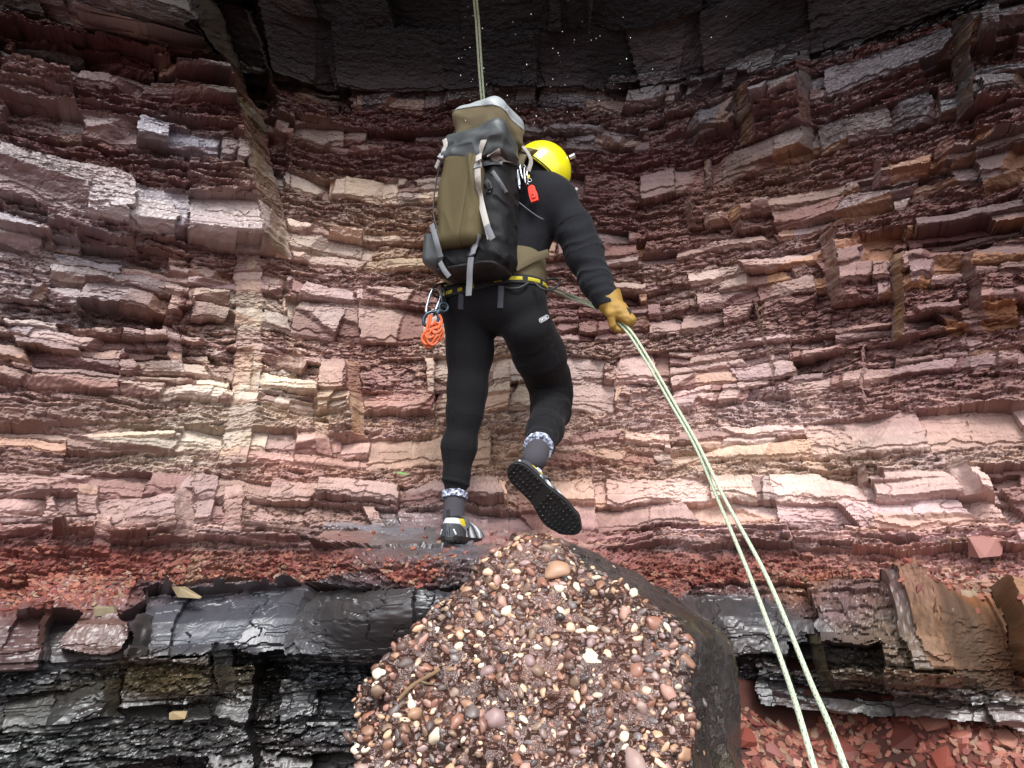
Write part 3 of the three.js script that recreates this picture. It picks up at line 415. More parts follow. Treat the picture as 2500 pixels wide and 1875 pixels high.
  for (const s of sizes) for (let tr = 0; tr < 10; tr++) {
    const i = cand[Math.floor(rnd() * cand.length)], x = p.getX(i), y = p.getY(i), z = p.getZ(i); let hit = false;
    const [cx, cy, cz] = [x, y, z].map((q) => Math.floor(q / 0.03));
    out: for (let a = -2; a <= 2; a++) for (let b = -2; b <= 2; b++) for (let c = -2; c <= 2; c++) for (const o of cells.get((cx + a) + ',' + (cy + b) + ',' + (cz + c)) ?? []) if ((o[0] - x) ** 2 + (o[1] - y) ** 2 + (o[2] - z) ** 2 < ((o[3] + s) * 0.76) ** 2) { hit = true; break out; }
    if (hit) continue;
    const kk = key(x, y, z); if (!cells.has(kk)) cells.set(kk, []); cells.get(kk).push([x, y, z, s]);
    put.push({ x, y, z, s, n: V(n.getX(i), n.getY(i), n.getZ(i)) }); break;
  }
  const M = new THREE.Matrix4(), place = (o) => { const t = V(rr(-1, 1), rr(-1, 1), rr(-1, 1)).cross(o.n).normalize(), b = o.n.clone().cross(t), sx = o.s * rr(0.95, 1.35), sy = o.s * rr(0.65, 0.95), sz = o.s * rr(0.55, 0.85), e = (rr(-0.78, -0.08) - (rnd() < .15 ? .2 : 0)) * o.s;
    return M.clone().makeBasis(t, b, o.n).multiply(new THREE.Matrix4().makeScale(sx, sy, sz)).setPosition(o.x + o.n.x * e, o.y + o.n.y * e, o.z + o.n.z * e); };
  put.sort((a, b) => b.s - a.s);
  put.slice(0, 300).forEach((o, i) => { const m = part('pebble', vars[Math.floor(rnd() * 9)], mats[Math.floor(Math.pow(rnd(), 1.1) * 16)], boulder); m.applyMatrix4(place(o)); });
  const rest = put.slice(300), pm = new THREE.MeshPhysicalMaterial({ color: 0xffffff, roughness: 0.38, specularIntensity: 1 }); pm.name = 'small_pebble_stone';
  const im = low.map((q, v) => [q, rest.filter((_, i) => i % 6 === v)]);
  // one part: all small pebbles share one body shape
  const inst = new THREE.InstancedMesh(low[1], pm, rest.length); inst.name = 'small_pebbles'; inst.userData.kind = 'stuff';
  rest.forEach((o, i) => { inst.setMatrixAt(i, place(o)); const c = lin(HUES[Math.floor(rnd() * 16)]), q = rr(0.7, 1.35); inst.setColorAt(i, new THREE.Color().setRGB(c[0] * q, c[1] * q, c[2] * q)); });
  inst.castShadow = inst.receiveShadow = true; boulder.add(inst);
  numberParts(boulder);
  { // a dry twig lying across the pebbles
    const hit = (px, py) => { const r = ray(px, py).normalize(), q = V(0, 0, 0); for (let t = 1.7; t < 3.2; t += 0.003) { q.copy(EYE).addScaledVector(r, t); if (f(q.x, q.y, q.z) < 0.012) break; } return q; };
    const twig = thing('twig', 'dry grey-brown twig lying across the left of the pebbly boulder face', 'twig'), tm = new THREE.MeshStandardMaterial({ color: '#7a6248', roughness: 0.9, bumpMap: rockBump, bumpScale: 0.002, name: 'dry_bark' });
    const pts = [[975, 1706], [1000, 1680], [1025, 1662], [1052, 1648], [1074, 1634]].map(([a, c]) => hit(a, c));
    part('stem', new THREE.TubeGeometry(new THREE.CatmullRomCurve3(pts), 40, 0.0055, 7), tm, twig);
    part('side_twig', new THREE.TubeGeometry(new THREE.CatmullRomCurve3([hit(1025, 1662), hit(1040, 1668), hit(1058, 1670)]), 16, 0.0032, 6), tm, twig);
  }
}
// ---------------------------------------------------------------- ground, rubble
const moundY = (x, z) => { const r = sm(0.25, 0.6, x); return 0.30 + r * clamp(0.73 + 0.13 * sm(0.9, 1.5, x) - 0.10 * Math.exp(-(((x - 0.95) / 0.22) ** 2)) - (z + 2.55) * 0.75, 0, 0.86) + 0.03 * fbm2(x * 5, z * 5, 61, 3); };
{
  const xs = [...span(-40, -4, 2), ...span(-4, 4, 0.06), ...span(4, 40.1, 2)], zs = [...span(-5, 1, 0.06), ...span(1, 40.1, 1.5)], pos = [], col = [], idx = [];
  for (const z of zs) for (const x of xs) { pos.push(x, moundY(x, z), z); const v = 0.8 + 0.5 * fbm2(x * 6, z * 6, 63, 3), c = lin('#4c261d'); col.push(c[0] * v, c[1] * v, c[2] * v); }
  for (let j = 0; j < zs.length - 1; j++) for (let i = 0; i < xs.length - 1; i++) { const a = j * xs.length + i, b = a + xs.length; idx.push(a, b, a + 1, a + 1, b, b + 1); }
  const g = new THREE.BufferGeometry(); g.setAttribute('position', new THREE.Float32BufferAttribute(pos, 3)); g.setAttribute('color', new THREE.Float32BufferAttribute(col, 3)); g.setIndex(idx); g.computeVertexNormals();
  const m = new THREE.MeshStandardMaterial({ vertexColors: true, roughness: 0.9 }); m.name = 'red_gravel';
  tag(part('ground', g, m, scene), null, null, null, 'structure');
}
rngState = 900;
const fragments = [...Array(12)].map(() => { const pts = []; for (let k = 0; k < 14; k++) { const a = rnd() * 6.283, r = 0.75 + 0.25 * rnd(); pts.push(V(Math.cos(a) * r, (rnd() < 0.5 ? -1 : 1) * (0.2 + 0.12 * rnd()), Math.sin(a) * r * 0.75)); } const g = new ConvexGeometry(pts); g.deleteAttribute('normal'); return g; });
const fragMats = ['#74382c', '#824a3c', '#673026', '#8f594c', '#7a4d40', '#966858', '#5c2b22'].map((c) => { const m = new THREE.MeshPhysicalMaterial({ color: c, roughness: 0.6, bumpMap: rockBump, bumpScale: 0.002 }); m.name = 'red_shale'; return m; });
{
  const up = V(0, 1, 0), q = new THREE.Quaternion(), lie = (n) => new THREE.Quaternion().setFromUnitVectors(up, n).multiply(q.setFromAxisAngle(up, rnd() * 6.28).clone()).multiply(new THREE.Quaternion().setFromEuler(new THREE.Euler(rr(-.4, .4), 0, rr(-.4, .4))));
  const gn = (x, z) => V(-(moundY(x + .05, z) - moundY(x - .05, z)) / .1, 1, -(moundY(x, z + .05) - moundY(x, z - .05)) / .1).normalize();
  // the heap at the lower right: single stones, then the grit between them
  const spots = [];
  for (let k = 0; k < 9000 && spots.length < 170; k++) { const x = rr(0.5, 1.6), z = rr(-2.5, -1.95), s = spots.length < 16 ? rr(0.045, 0.08) : spots.length < 70 ? rr(0.028, 0.045) : rr(0.016, 0.028), y = moundY(x, z); if (y < 0.72 || spots.some((o) => (o[0] - x) ** 2 + (o[1] - z) ** 2 < ((o[2] + s) * 0.66) ** 2)) continue; spots.push([x, z, s]); }
  for (const [x, z, s] of spots) { const m = part('rock_fragment', fragments[Math.floor(rnd() * 12)], fragMats[Math.floor(rnd() * 7)], scene); const sz = s > 0.048 ? 'large' : s > 0.03 ? 'palm-sized' : 'small', cl = ['brick red', 'rusty pink', 'dark red', 'pale pink', 'brown pink', 'pale tan', 'deep maroon'][fragMats.indexOf(m.material)], zone = x > 1.15 ? 'at the lower right corner' : x > 0.75 ? 'behind the rope ends' : 'beside the foot of the boulder'; tag(m, sz + ' ' + cl + ' shale fragment in the rubble heap ' + zone, 'rock', sz + ' ' + cl + ' fragments ' + zone); const n = gn(x, z); m.position.set(x, moundY(x, z) + s * 0.18, z); m.quaternion.copy(lie(n)); m.scale.set(s, s * rr(0.7, 1.2), s); }
  const small = []; for (let k = 0; k < 4200; k++) { const x = rr(0.4, 1.7), z = rr(-2.6, -1.8), y = moundY(x, z); if (y > 0.6) small.push([V(x, y + 0.002, z), gn(x, z), rr(0.008, 0.022)]); }
  // shale chips lying on the ledges of the cliff
  for (let k = 0; k < 400000 && small.length < 6400; k++) {
    const i = Math.floor(rnd() * (NX - 2)), j = Math.floor(rnd() * (NY - 2)), a = j * NX + i, y = YS[j]; if (y < 1.3 || y > 1.62 || XS[i] < -2.2 || XS[i] > 2.2) continue;
    const ledge = Math.exp(-(((y - 1.43) / 0.055) ** 2)) * (XS[i] > 0.6 ? 0.4 : 1); if (rnd() > ledge + 0.03) continue;
    const v = (k2) => V(cPos[k2 * 3], cPos[k2 * 3 + 1], cPos[k2 * 3 + 2]), p0 = v(a), n = v(a + 1).sub(p0).cross(v(a + NX).sub(p0)).normalize();
    if (n.y < 0.5 || cWet[a] > 0.6) continue; small.push([p0, n, rr(0.005, 0.017)]);
  }
  const M = new THREE.Matrix4(), inst = new THREE.InstancedMesh(fragments[0], new THREE.MeshPhysicalMaterial({ roughness: 0.7 }), small.length); inst.material.name = 'shale_chip'; inst.name = 'shale_chips';
  const cs = ['#6c3429', '#784234', '#602b22', '#84503f', '#7c6250', '#78503f'].map(lin);
  small.forEach(([p0, n, s], i) => { inst.setMatrixAt(i, M.compose(p0, lie(n), V(s, s * rr(0.7, 1.4), s * rr(0.6, 1)))); const c = cs[Math.floor(rnd() * 6)], v = rr(0.75, 1.2); inst.setColorAt(i, new THREE.Color().setRGB(c[0] * v, c[1] * v, c[2] * v)); });
  inst.castShadow = inst.receiveShadow = true; scene.add(tag(inst, 'small red shale chips strewn over the ledges and the heap', 'shale chips', null, 'stuff'));
}
// ---------------------------------------------------------------- the climber
function fabricTex(f) { return noiseTex(256, f); }
const fleeceBump = fabricTex((u, v) => 0.5 * tnoise(u * 90, v * 90, 90, 1) + 0.5 * tnoise(u * 40, v * 40, 40, 2));
const weaveBump = fabricTex((u, v) => 0.5 + 0.25 * Math.sin(u * 6.283 * 64) * Math.sin(v * 6.283 * 64) + 0.25 * (tnoise(u * 30, v * 30, 30, 3) - 0.5));
const cloth = (name, color, o = {}) => { const m = new THREE.MeshPhysicalMaterial({ color, roughness: 0.9, bumpMap: fleeceBump, bumpScale: 0.0012, sheen: 0.35, sheenRoughness: 0.6, sheenColor: new THREE.Color(color).lerp(new THREE.Color('#ffffff'), 0.35), specularIntensity: 0.5, ...o }); m.name = name; return m; };
const plain = (name, color, roughness = 0.5, o = {}) => { const m = new THREE.MeshPhysicalMaterial({ color, roughness, ...o }); m.name = name; return m; };
// bones: [ax,ay,az, ra, bx,by,bz, rb]; field of their smooth union
const bone = (a, ra, b, rb, wr = 0) => ({ a, b, ra, rb, wr, d: b.clone().sub(a), l2: Math.max(1e-9, b.clone().sub(a).lengthSq()) });
const hitB = { b: null, t: 0 };
function bones(list, k, x, y, z) {
  let d = 9, best = 9;
  for (const o of list) {
    const px = x - o.a.x, py = y - o.a.y, pz = z - o.a.z, t = clamp((px * o.d.x + py * o.d.y + pz * o.d.z) / o.l2, 0, 1);
    const q = Math.hypot(px - t * o.d.x, py - t * o.d.y, pz - t * o.d.z) - lerp(o.ra, o.rb, t);
    if (q < best) { best = q; hitB.b = o; hitB.t = t; }
    d = smin(d, q, k);
  }
  return d;
}
const chain = (pts, wr = []) => pts.slice(1).map((p, i) => bone(pts[i][0], pts[i][1], p[0], p[1], wr[i] ?? 0));
const shR = P(1345, 492, 2.66), shL = P(1225, 466, 2.92), waR = P(1262, 640, 2.69), waL = P(1180, 640, 2.80), hipR = P(1258, 742, 2.71), hipL = P(1150, 745, 2.80);
const elR = P(1428, 622, 2.62), wrR = P(1486, 742, 2.55), elL = P(1290, 640, 3.05), wrL = P(1330, 560, 3.1);
const neck = P(1318, 440, 2.76), headC = P(1330, 418, 2.76);
const torso = [bone(P(1300, 440, 2.72), .062, shR, .068), bone(shR, .073, waR, .082), bone(shL, .08, waL, .088), bone(P(1292, 485, 2.78), .115, P(1235, 645, 2.75), .115), bone(shR, .07, shL, .075), bone(P(1232, 640, 2.75), .115, P(1212, 740, 2.76), .12)];
const armR = chain([[shR, .073], [P(1398, 550, 2.63), .071], [elR, .068], [P(1456, 690, 2.58), .056], [wrR, .045]], [.3, .9, 1, .6]), armL = chain([[shL, .075], [elL, .062], [wrL, .045]], [.5, .5]);
const pelvis = [bone(hipL, .108, hipR, .105), bone(P(1212, 690, 2.76), .125, P(1212, 725, 2.76), .12), bone(P(1165, 700, 2.8), .11, hipL, .115), bone(P(1248, 700, 2.7), .105, hipR, .112)];
const legL = chain([[P(1146, 800, 2.80), .098], [P(1147, 860, 2.80), .088], [P(1141, 950, 2.81), .075], [P(1135, 1010, 2.82), .067], [P(1121, 1090, 2.84), .063], [P(1114, 1165, 2.85), .047], [P(1111, 1203, 2.85), .043]], [.15, .2, .3, .4, .4, 1]);
const legR = chain([[P(1288, 800, 2.71), .1], [P(1317, 868, 2.82), .1], [P(1338, 925, 2.95), .088], [P(1347, 962, 3.0), .078], [P(1345, 1000, 2.92), .076], [P(1330, 1050, 2.77), .066], [P(1316, 1092, 2.655), .05]], [.2, .3, .6, 1, .6, 1]);
const wrinkle = (x, y, z, m) => { const o = hitB.b; if (!o || !o.wr) return 0; const l = Math.sqrt(o.l2), s = hitB.t * l, u = o.d; const q = (x * u.z - z * u.x) / l * 7 + y * 2; return m * o.wr * (0.45 - Math.abs(noise2(s * 26 + o.ra * 900 + 0.8 * noise2(x * 12, z * 12 + y * 5, 7), q, 3))); };
const JY = P(1215, 672, 2.76).y, JX = P(1215, 672, 2.76).x;
const jacketF = (x, y, z) => { const a = Math.max(bones(torso, .09, x, y, z), JY - y + 0.05 * (x - JX)), b = bones(armR, .02, x, y, z), w = b < .05 ? wrinkle(x, y, z, .016) : 0, c = bones(armL, .03, x, y, z); let d = smin(smin(a, b - w, .035), c, .05); d += 0.004 * fbm3(x * 9, y * 9, z * 9, 4); return d; };
const trouserF = (x, y, z) => { const a = bones(pelvis, .07, x, y, z), b = bones(legL, .03, x, y, z), wb = b < .04 ? wrinkle(x, y, z, .013) : 0, c = bones(legR, .03, x, y, z), wc = c < .04 ? wrinkle(x, y, z, .015) : 0; return smin(smin(a, b - wb, .022), c - wc, .022) + 0.003 * fbm3(x * 8, y * 8, z * 8, 6); };
const person = thing('person', 'climber in black fleece and black trousers descending the rope, seen from behind', 'person');
{
  const jm = cloth('black_fleece', '#14151a', { sheen: 0.35 }), tm = cloth('black_stretch_cloth', '#101013', { sheen: 0.25 });
  // the body itself, one continuous figure under the clothes
  const skinB = [...torso, ...pelvis, ...armR, ...armL, ...legL, ...legR].map((o) => ({ ...o, ra: o.ra - .022, rb: o.rb - .022 }));
  const headB = [bone(neck, .05, headC, .06), bone(headC, .09, headC.clone().add(V(.03, -.03, -.03)), .075), bone(headC.clone().add(V(.05, -.06, -.07)), .03, headC.clone().add(V(.06, -.05, -.10)), .012), bone(headC.clone().add(V(.07, -.02, .04)), .02, headC.clone().add(V(.075, -.05, .04)), .012)];
  const bodyF = (x, y, z) => smin(bones(skinB, .05, x, y, z), bones(headB, .03, x, y, z), .03);
  part('body', netSurface(bodyF, [-.35, 1.6, -3.2], [.5, 3.25, -2.3], .013), plain('skin', '#b98a70', .55), person);
  const P1 = P(1215, 672, 2.76);
  const cuffJ = wrR.clone().sub(P(1456, 690, 2.58)).normalize(), cuffAt = P(1483, 742, 2.55);
  const jf = (x, y, z) => Math.max(jacketF(x, y, z), x > .22 && y < 2.4 ? (x - cuffAt.x) * cuffJ.x + (y - cuffAt.y) * cuffJ.y + (z - cuffAt.z) * cuffJ.z : -9);
  part('jacket', boxUv(netSurface(jf, [-.28, 1.95, -3.25], [.45, 3.1, -2.4], .0065), .12), jm, person);
  const aR = P(1316, 1092, 2.655), dR = aR.clone().sub(P(1330, 1050, 2.77)).normalize(), aL = P(1111, 1203, 2.85);
  const tf = (x, y, z) => { let d = trouserF(x, y, z); d = Math.max(d, y - P1.y - .03); d = Math.max(d, (y < 2.3 && x < -.05) ? aL.y - y : -9); if (x > 0) d = Math.max(d, (x - aR.x) * dR.x + (y - aR.y) * dR.y + (z - aR.z) * dR.z); return d; };
  part('trousers', boxUv(netSurface(tf, [-.36, 1.6, -3.2], [.38, 2.6, -2.5], .0065), .12), tm, person);
  // socks with a pale heather cuff
  const sock = plain('grey_sock', '#37343a', .95), heather = new THREE.MeshPhysicalMaterial({ vertexColors: true, roughness: 1, name: 'heather_knit' });
  const sockPart = (a, ra, b, rb, cuffA, cuffB, r) => {
    const f = (x, y, z) => bones([bone(a, ra, b, rb)], .01, x, y, z), lo = [0, 1, 2].map((k) => Math.min(a.getComponent(k), b.getComponent(k)) - .07), hi = [0, 1, 2].map((k) => Math.max(a.getComponent(k), b.getComponent(k)) + .07);
    const s = part('sock', netSurface(f, lo, hi, .005), sock, person);
    const ax = cuffB.clone().sub(cuffA), L = ax.length(); ax.normalize();
    const cf = (x, y, z) => { const v = V(x, y, z).sub(cuffA), t = v.dot(ax), q = v.addScaledVector(ax, -t).length(); return Math.max(Math.abs(q - r) - .006, Math.abs(t - L / 2) - L / 2) - .003 + .002 * noise3(x * 90, y * 90, z * 90, 3); };
    const g = netSurface(cf, lo, hi, .003); tint(g, (x, y, z) => { const n = noise3(x * 190, y * 190, z * 190, 9); return n > 0.25 ? [.50, .54, .64] : n > -.2 ? [.20, .22, .29] : [.05, .055, .08]; });
    part('sock_cuff', g, heather, s);
  };
  sockPart(aL, .038, P(1107, 1268, 2.82), .041, P(1111, 1203, 2.85), P(1110, 1217, 2.845), .040);
  sockPart(aR, .042, P(1304, 1122, 2.575), .044, P(1316, 1089, 2.66), P(1313, 1095, 2.635), .045);
  // shoes
  const shoe = (toe, up, heel, sgn, label) => {
    const s = new THREE.Group(); s.name = 'shoe'; s.userData.label = label; person.add(s);
    const t = toe.clone().normalize(), u = up.clone().addScaledVector(t, -up.dot(t)).normalize(), r = t.clone().cross(u).normalize();
    s.matrix.makeBasis(r, u, t.clone().negate()).setPosition(heel); s.matrix.decompose(s.position, s.quaternion, s.scale);
    const L = .315, prof = (a, s_) => { for (let i = 1; i < a.length; i++) if (s_ <= a[i][0]) { const q = sm(a[i - 1][0], a[i][0], s_); return lerp(a[i - 1][1], a[i][1], q); } return a[a.length - 1][1]; };
    const W = (q) => prof([[0, .030], [.12, .038], [.4, .037], [.68, .053], [.85, .046], [1, .026]], q) * Math.pow(Math.max(0, 1 - Math.pow(Math.abs(2 * q - 1), 7)), .5);
    const Hh = (q) => prof([[0, .078], [.15, .088], [.3, .094], [.48, .078], [.7, .056], [.9, .042], [1, .03]], q);
    const bend = (q) => sgn * -.012 * sm(.3, .75, q) + sgn * .006 * sm(.7, 1, q);
    const f = (x, y, z) => { const q = clamp((-z + .045) / L, 0, 1), e = Math.max(.002, W(q)), h = Hh(q), xx = Math.abs(x - bend(q)) / e, yy = y / h; const over = Math.max(0, -z + .045 - L, z - .045);
      const d = (Math.pow(Math.pow(xx, 3) + Math.pow(Math.max(0, yy), 3), 1 / 3) - 1) * Math.min(e, h) * .8; return Math.max(d + over, .014 - y); };
    const lo = [-.07, .008, -L + .03], hi = [.07, .11, .06];
    const g = netSurface(f, lo, hi, .0035), cg = lin('#77797c'), cd = lin('#2c2d30'), cw = lin('#c4c8ce'), cy = lin('#c8b62c'), cb = lin('#141416');
    tint(g, (x, y, z) => { const q = (-z + .045) / L, a = y - Hh(q) * .9; const w = y - (.062 - q * .05) ;
      if (y > .080) return cb; if (q < .30 && y < .060 - Math.max(0, q - .12) * .12) return cd;
      if (Math.abs(x - bend(q)) > .02 && q > .16 && q < .30 && y > .055) return cy;
      if (q < .2) return y > .058 ? cw : cd; const k = Math.sin(q * 42 + y * 60); if (q > .3 && q < .6 && k > .45) return cw; if (q > .88) return cd; return k < -.75 ? cd : cg; });
    part('upper', g, new THREE.MeshPhysicalMaterial({ vertexColors: true, roughness: .7, name: 'shoe_upper' }), s);
    const out = new THREE.Shape(); const N = 44; for (let i = 0; i <= N; i++) { const q = i / N, X = bend(q) + W(q) + .004, Z = q * L - .045; i ? out.lineTo(X, Z) : out.moveTo(X, Z); } for (let i = N; i >= 0; i--) { const q = i / N; out.lineTo(bend(q) - W(q) - .004, q * L - .045); }
    const sg = new THREE.ExtrudeGeometry(out, { depth: .012, bevelEnabled: true, bevelThickness: .003, bevelSize: .002, bevelSegments: 2, steps: 1 }); sg.rotateX(-Math.PI / 2); sg.translate(0, .001, 0);
    const rub = plain('black_rubber', '#0d0d0e', .5), rand = plain('grey_rubber', '#3c3e42', .55);
    part('sole', sg, rub, s);
    const lugs = []; let rs = 5; const lr = (a, b) => a + (b - a) * hash(rs++, 3);
    for (let q = .045; q < .975; q += .047) { if (q > .40 && q < .50) continue; const n = W(q) > .042 ? 5 : 4; for (let i = 0; i < n; i++) { const X = bend(q) + (i / (n - 1) - .5) * 1.72 * W(q), l = new RoundedBoxGeometry(lr(.010, .0145), .006, lr(.006, .009), 1, .0018); l.rotateY(lr(-.5, .5)); l.translate(X, -.004, -(q * L - .045) + lr(-.002, .002)); lugs.push(l); } }
    const lg = plain('wet_black_rubber', '#101011', .22, { specularIntensity: 1 });
    for (const l of lugs) part('lug', l, lg, s);
    part('pull_tab', new RoundedBoxGeometry(.014, .026, .007, 2, .003).translate(0, .096, .038), plain('black_webbing', '#17171a', .8), s);
    // rubber heel cup with its pale emblem
    const hf = (x, y, z) => Math.max(Math.abs(f(x, y, z)) - .003, z * -1 - .0 - (.03 - y * .45), y - .058); part('heel_cup', netSurface((x, y, z) => hf(x, y, z), lo, hi, .0035), rand, s);
    const em = [0, 1, 2].map((k) => { const a = k * 2.094 + 1.571 + 1.047, q = new THREE.Shape(); q.moveTo(0, 0.0006); q.lineTo(.0042 * Math.cos(a - .45), .0042 * Math.sin(a - .45)); q.lineTo(.0042 * Math.cos(a + .45), .0042 * Math.sin(a + .45)); return new THREE.ExtrudeGeometry(q, { depth: .001, bevelEnabled: false }); });
    part('emblem', mergeGeometries(em).rotateX(-.25).translate(0, .044, .0445), plain('white_print', '#d8dadd', .6), s);
    for (const sx of [-1, 1]) part('side_vent', new THREE.CapsuleGeometry(.0035, .016, 4, 8).scale(1, 1, .5).rotateZ(sx * .5).rotateY(sx * .7).translate(sx * .026, .03, .0335), plain('pale_mesh', '#b9bdc2', .7), s);
    const strapPts = [V(-.038, .045, -.062), V(-.034, .066, -.072), V(-.016, .090, -.080), V(.016, .090, -.080), V(.034, .066, -.072), V(.038, .045, -.062)];
    part('instep_strap', ribbon(strapPts, .018, .004, (p) => V(p.x, p.y - .03, 0).normalize()), plain('grey_webbing', '#4d4f50', .8), s);
    part('side_ring', new THREE.TorusGeometry(.006, .0014, 6, 16).scale(1.5, 1, 1).rotateY(Math.PI / 2).translate(sgn * .042, .048, -.035), plain('white_print', '#d8dadd', .6), s);
  };
  shoe(V(.30, -.02, -.95), V(0, 1, 0), P(1102, 1318, 2.70).add(V(0, -.004, 0)), -1, 'left shoe standing on the slate ledge, seen from its heel');
  shoe(V(.73, -.68, .0), V(.36, .36, -.86), P(1268, 1160, 2.47), 1, 'right shoe lifted so that its black sole faces the viewer');
  // the gloved hand round the rope
  const Q = P(1510, 783, 2.535), rope = P(1560, 860, 2.47).sub(P(1470, 752, 2.565)).normalize(), e1 = V(.74, .62, .1).addScaledVector(rope, -V(.74, .62, .1).dot(rope)).normalize(), e2 = rope.clone().cross(e1).normalize();
  if (e2.z < 0) e2.negate(); // e1 away to the upper right, e2 towards the viewer
  const at = (o, ang, r) => Q.clone().addScaledVector(rope, o).addScaledVector(e1, Math.cos(ang) * r).addScaledVector(e2, Math.sin(ang) * r);
  const hb = [bone(wrR, .036, P(1505, 758, 2.54), .033), bone(P(1498, 752, 2.56), .03, at(-.028, .3, .03), .021), bone(P(1505, 757, 2.53), .03, at(.03, .3, .03), .021), bone(at(-.026, .25, .032), .02, at(.032, .25, .032), .018)];
  const fl = [1, 1.08, 1.02, .86], fingers = [];
  for (let i = 0; i < 4; i++) { const o = (i - 1.45) * .0215; fingers.push([bone(at(o, .25, .035), .0128, at(o, -.9, .034 * fl[i]), .0122), bone(at(o, -.9, .034 * fl[i]), .0122, at(o * .96, -2.0, .026 * fl[i]), .0112), bone(at(o * .96, -2.0, .026 * fl[i]), .0112, at(o * .92, -2.9, .02), .0098)]); }
  const thumb = [bone(P(1490, 762, 2.53), .021, at(-.022, 1.9, .036), .0155), bone(at(-.022, 1.9, .036), .0155, at(.008, 2.75, .030), .0125), bone(at(.008, 2.75, .030), .0125, at(.022, -2.9, .026), .011)];
  const gf = (x, y, z) => { let d = bones(hb, .02, x, y, z); for (const q of fingers) d = smin(d, bones(q, .006, x, y, z), .006); d = smin(d, bones(thumb, .006, x, y, z), .008); return d + .0014 * noise3(x * 90, y * 90, z * 90, 5); };
  const gl = plain('yellow_leather', '#8f6e28', .55, { bumpMap: fleeceBump, bumpScale: .001 });
  const gc = Q.clone(); const glove = part('glove', boxUv(netSurface(gf, [gc.x - .11, gc.y - .09, gc.z - .1], [gc.x + .09, gc.y + .12, gc.z + .09], .0028), .05), gl, person);
  // flared cuff
  const ca = P(1473, 722, 2.565), cd = wrR.clone().sub(P(1456, 690, 2.58)).normalize(), cuffF = (x, y, z) => { const v = V(x, y, z).sub(P(1500, 757, 2.545)), t = -v.dot(cd), q = v.clone().addScaledVector(cd, t).length(), r = .038 + .24 * Math.max(0, t); return Math.max(Math.abs(q - r) - .0022, -t - .004, t - .052 - .012 * Math.sin(v.x * 60)) ; };
  const cf = wrR; part('glove_cuff', boxUv(netSurface(cuffF, [cf.x - .09, cf.y - .09, cf.z - .09], [cf.x + .09, cf.y + .09, cf.z + .09], .003), .05), gl, glove);
  part('knuckle_strap', ribbon([at(-.03, .55, .047), at(-.01, .5, .0545), at(.012, .5, .0545), at(.034, .55, .045)], .014, .004, (p) => p.clone().sub(Q).normalize()), plain('black_strap', '#1a1a1c', .7), glove);
}
function ribbon(points, width, thick, outward, closed = false, n = 0) { // a strap: rectangular section swept along a smooth line, flat side facing outward
  const c = new THREE.CatmullRomCurve3(points, closed, 'centripetal'), N = n || Math.max(10, points.length * 8), pos = [], uv = [], idx = [], L = c.getLength();
  for (let i = 0; i <= N; i++) {
    const t = i / N, p = c.getPoint(t), T = c.getTangent(t), o = outward(p, t).clone(); o.addScaledVector(T, -o.dot(T)).normalize(); const s = T.clone().cross(o).normalize();
    const w = typeof width === 'function' ? width(t) : width;
    for (const [a, b] of [[-.5, .5], [-.46, .62], [.46, .62], [.5, .5], [.5, -.5], [-.5, -.5]]) { const q = p.clone().addScaledVector(s, a * w).addScaledVector(o, b * thick); pos.push(q.x, q.y, q.z); uv.push(a * w / .05, t * L / .05); }
  }
  for (let i = 0; i < N; i++) for (let k = 0; k < 6; k++) { const a = i * 6 + k, b = i * 6 + (k + 1) % 6, d = a + 6, e = b + 6; idx.push(a, b, e, a, e, d); }
  for (const o of [0, N * 6]) for (let k = 1; k < 5; k++) idx.push(...(o ? [o, o + k, o + k + 1] : [o, o + k + 1, o + k]));
  const g = new THREE.BufferGeometry(); g.setAttribute('position', new THREE.Float32BufferAttribute(pos, 3)); g.setAttribute('uv', new THREE.Float32BufferAttribute(uv, 2)); g.setIndex(idx);
  return toCreasedNormals(g, .6);
}
function tube(points, r, closed = false, n = 0, rs = 10) { const c = new THREE.CatmullRomCurve3(points, closed, 'centripetal'); return new THREE.TubeGeometry(c, n || points.length * 10, r, rs, closed); }
// the outside of the clothes in a direction from a point within
function outer(c, dir, f, off = 0) { let t = 0; const p = c.clone(); for (let k = 0; k < 80; k++) { p.copy(c).addScaledVector(dir, t); const d = f(p.x, p.y, p.z); if (d > -0.0008) break; t += Math.max(.002, -d * .8); } return p.addScaledVector(dir, off); }
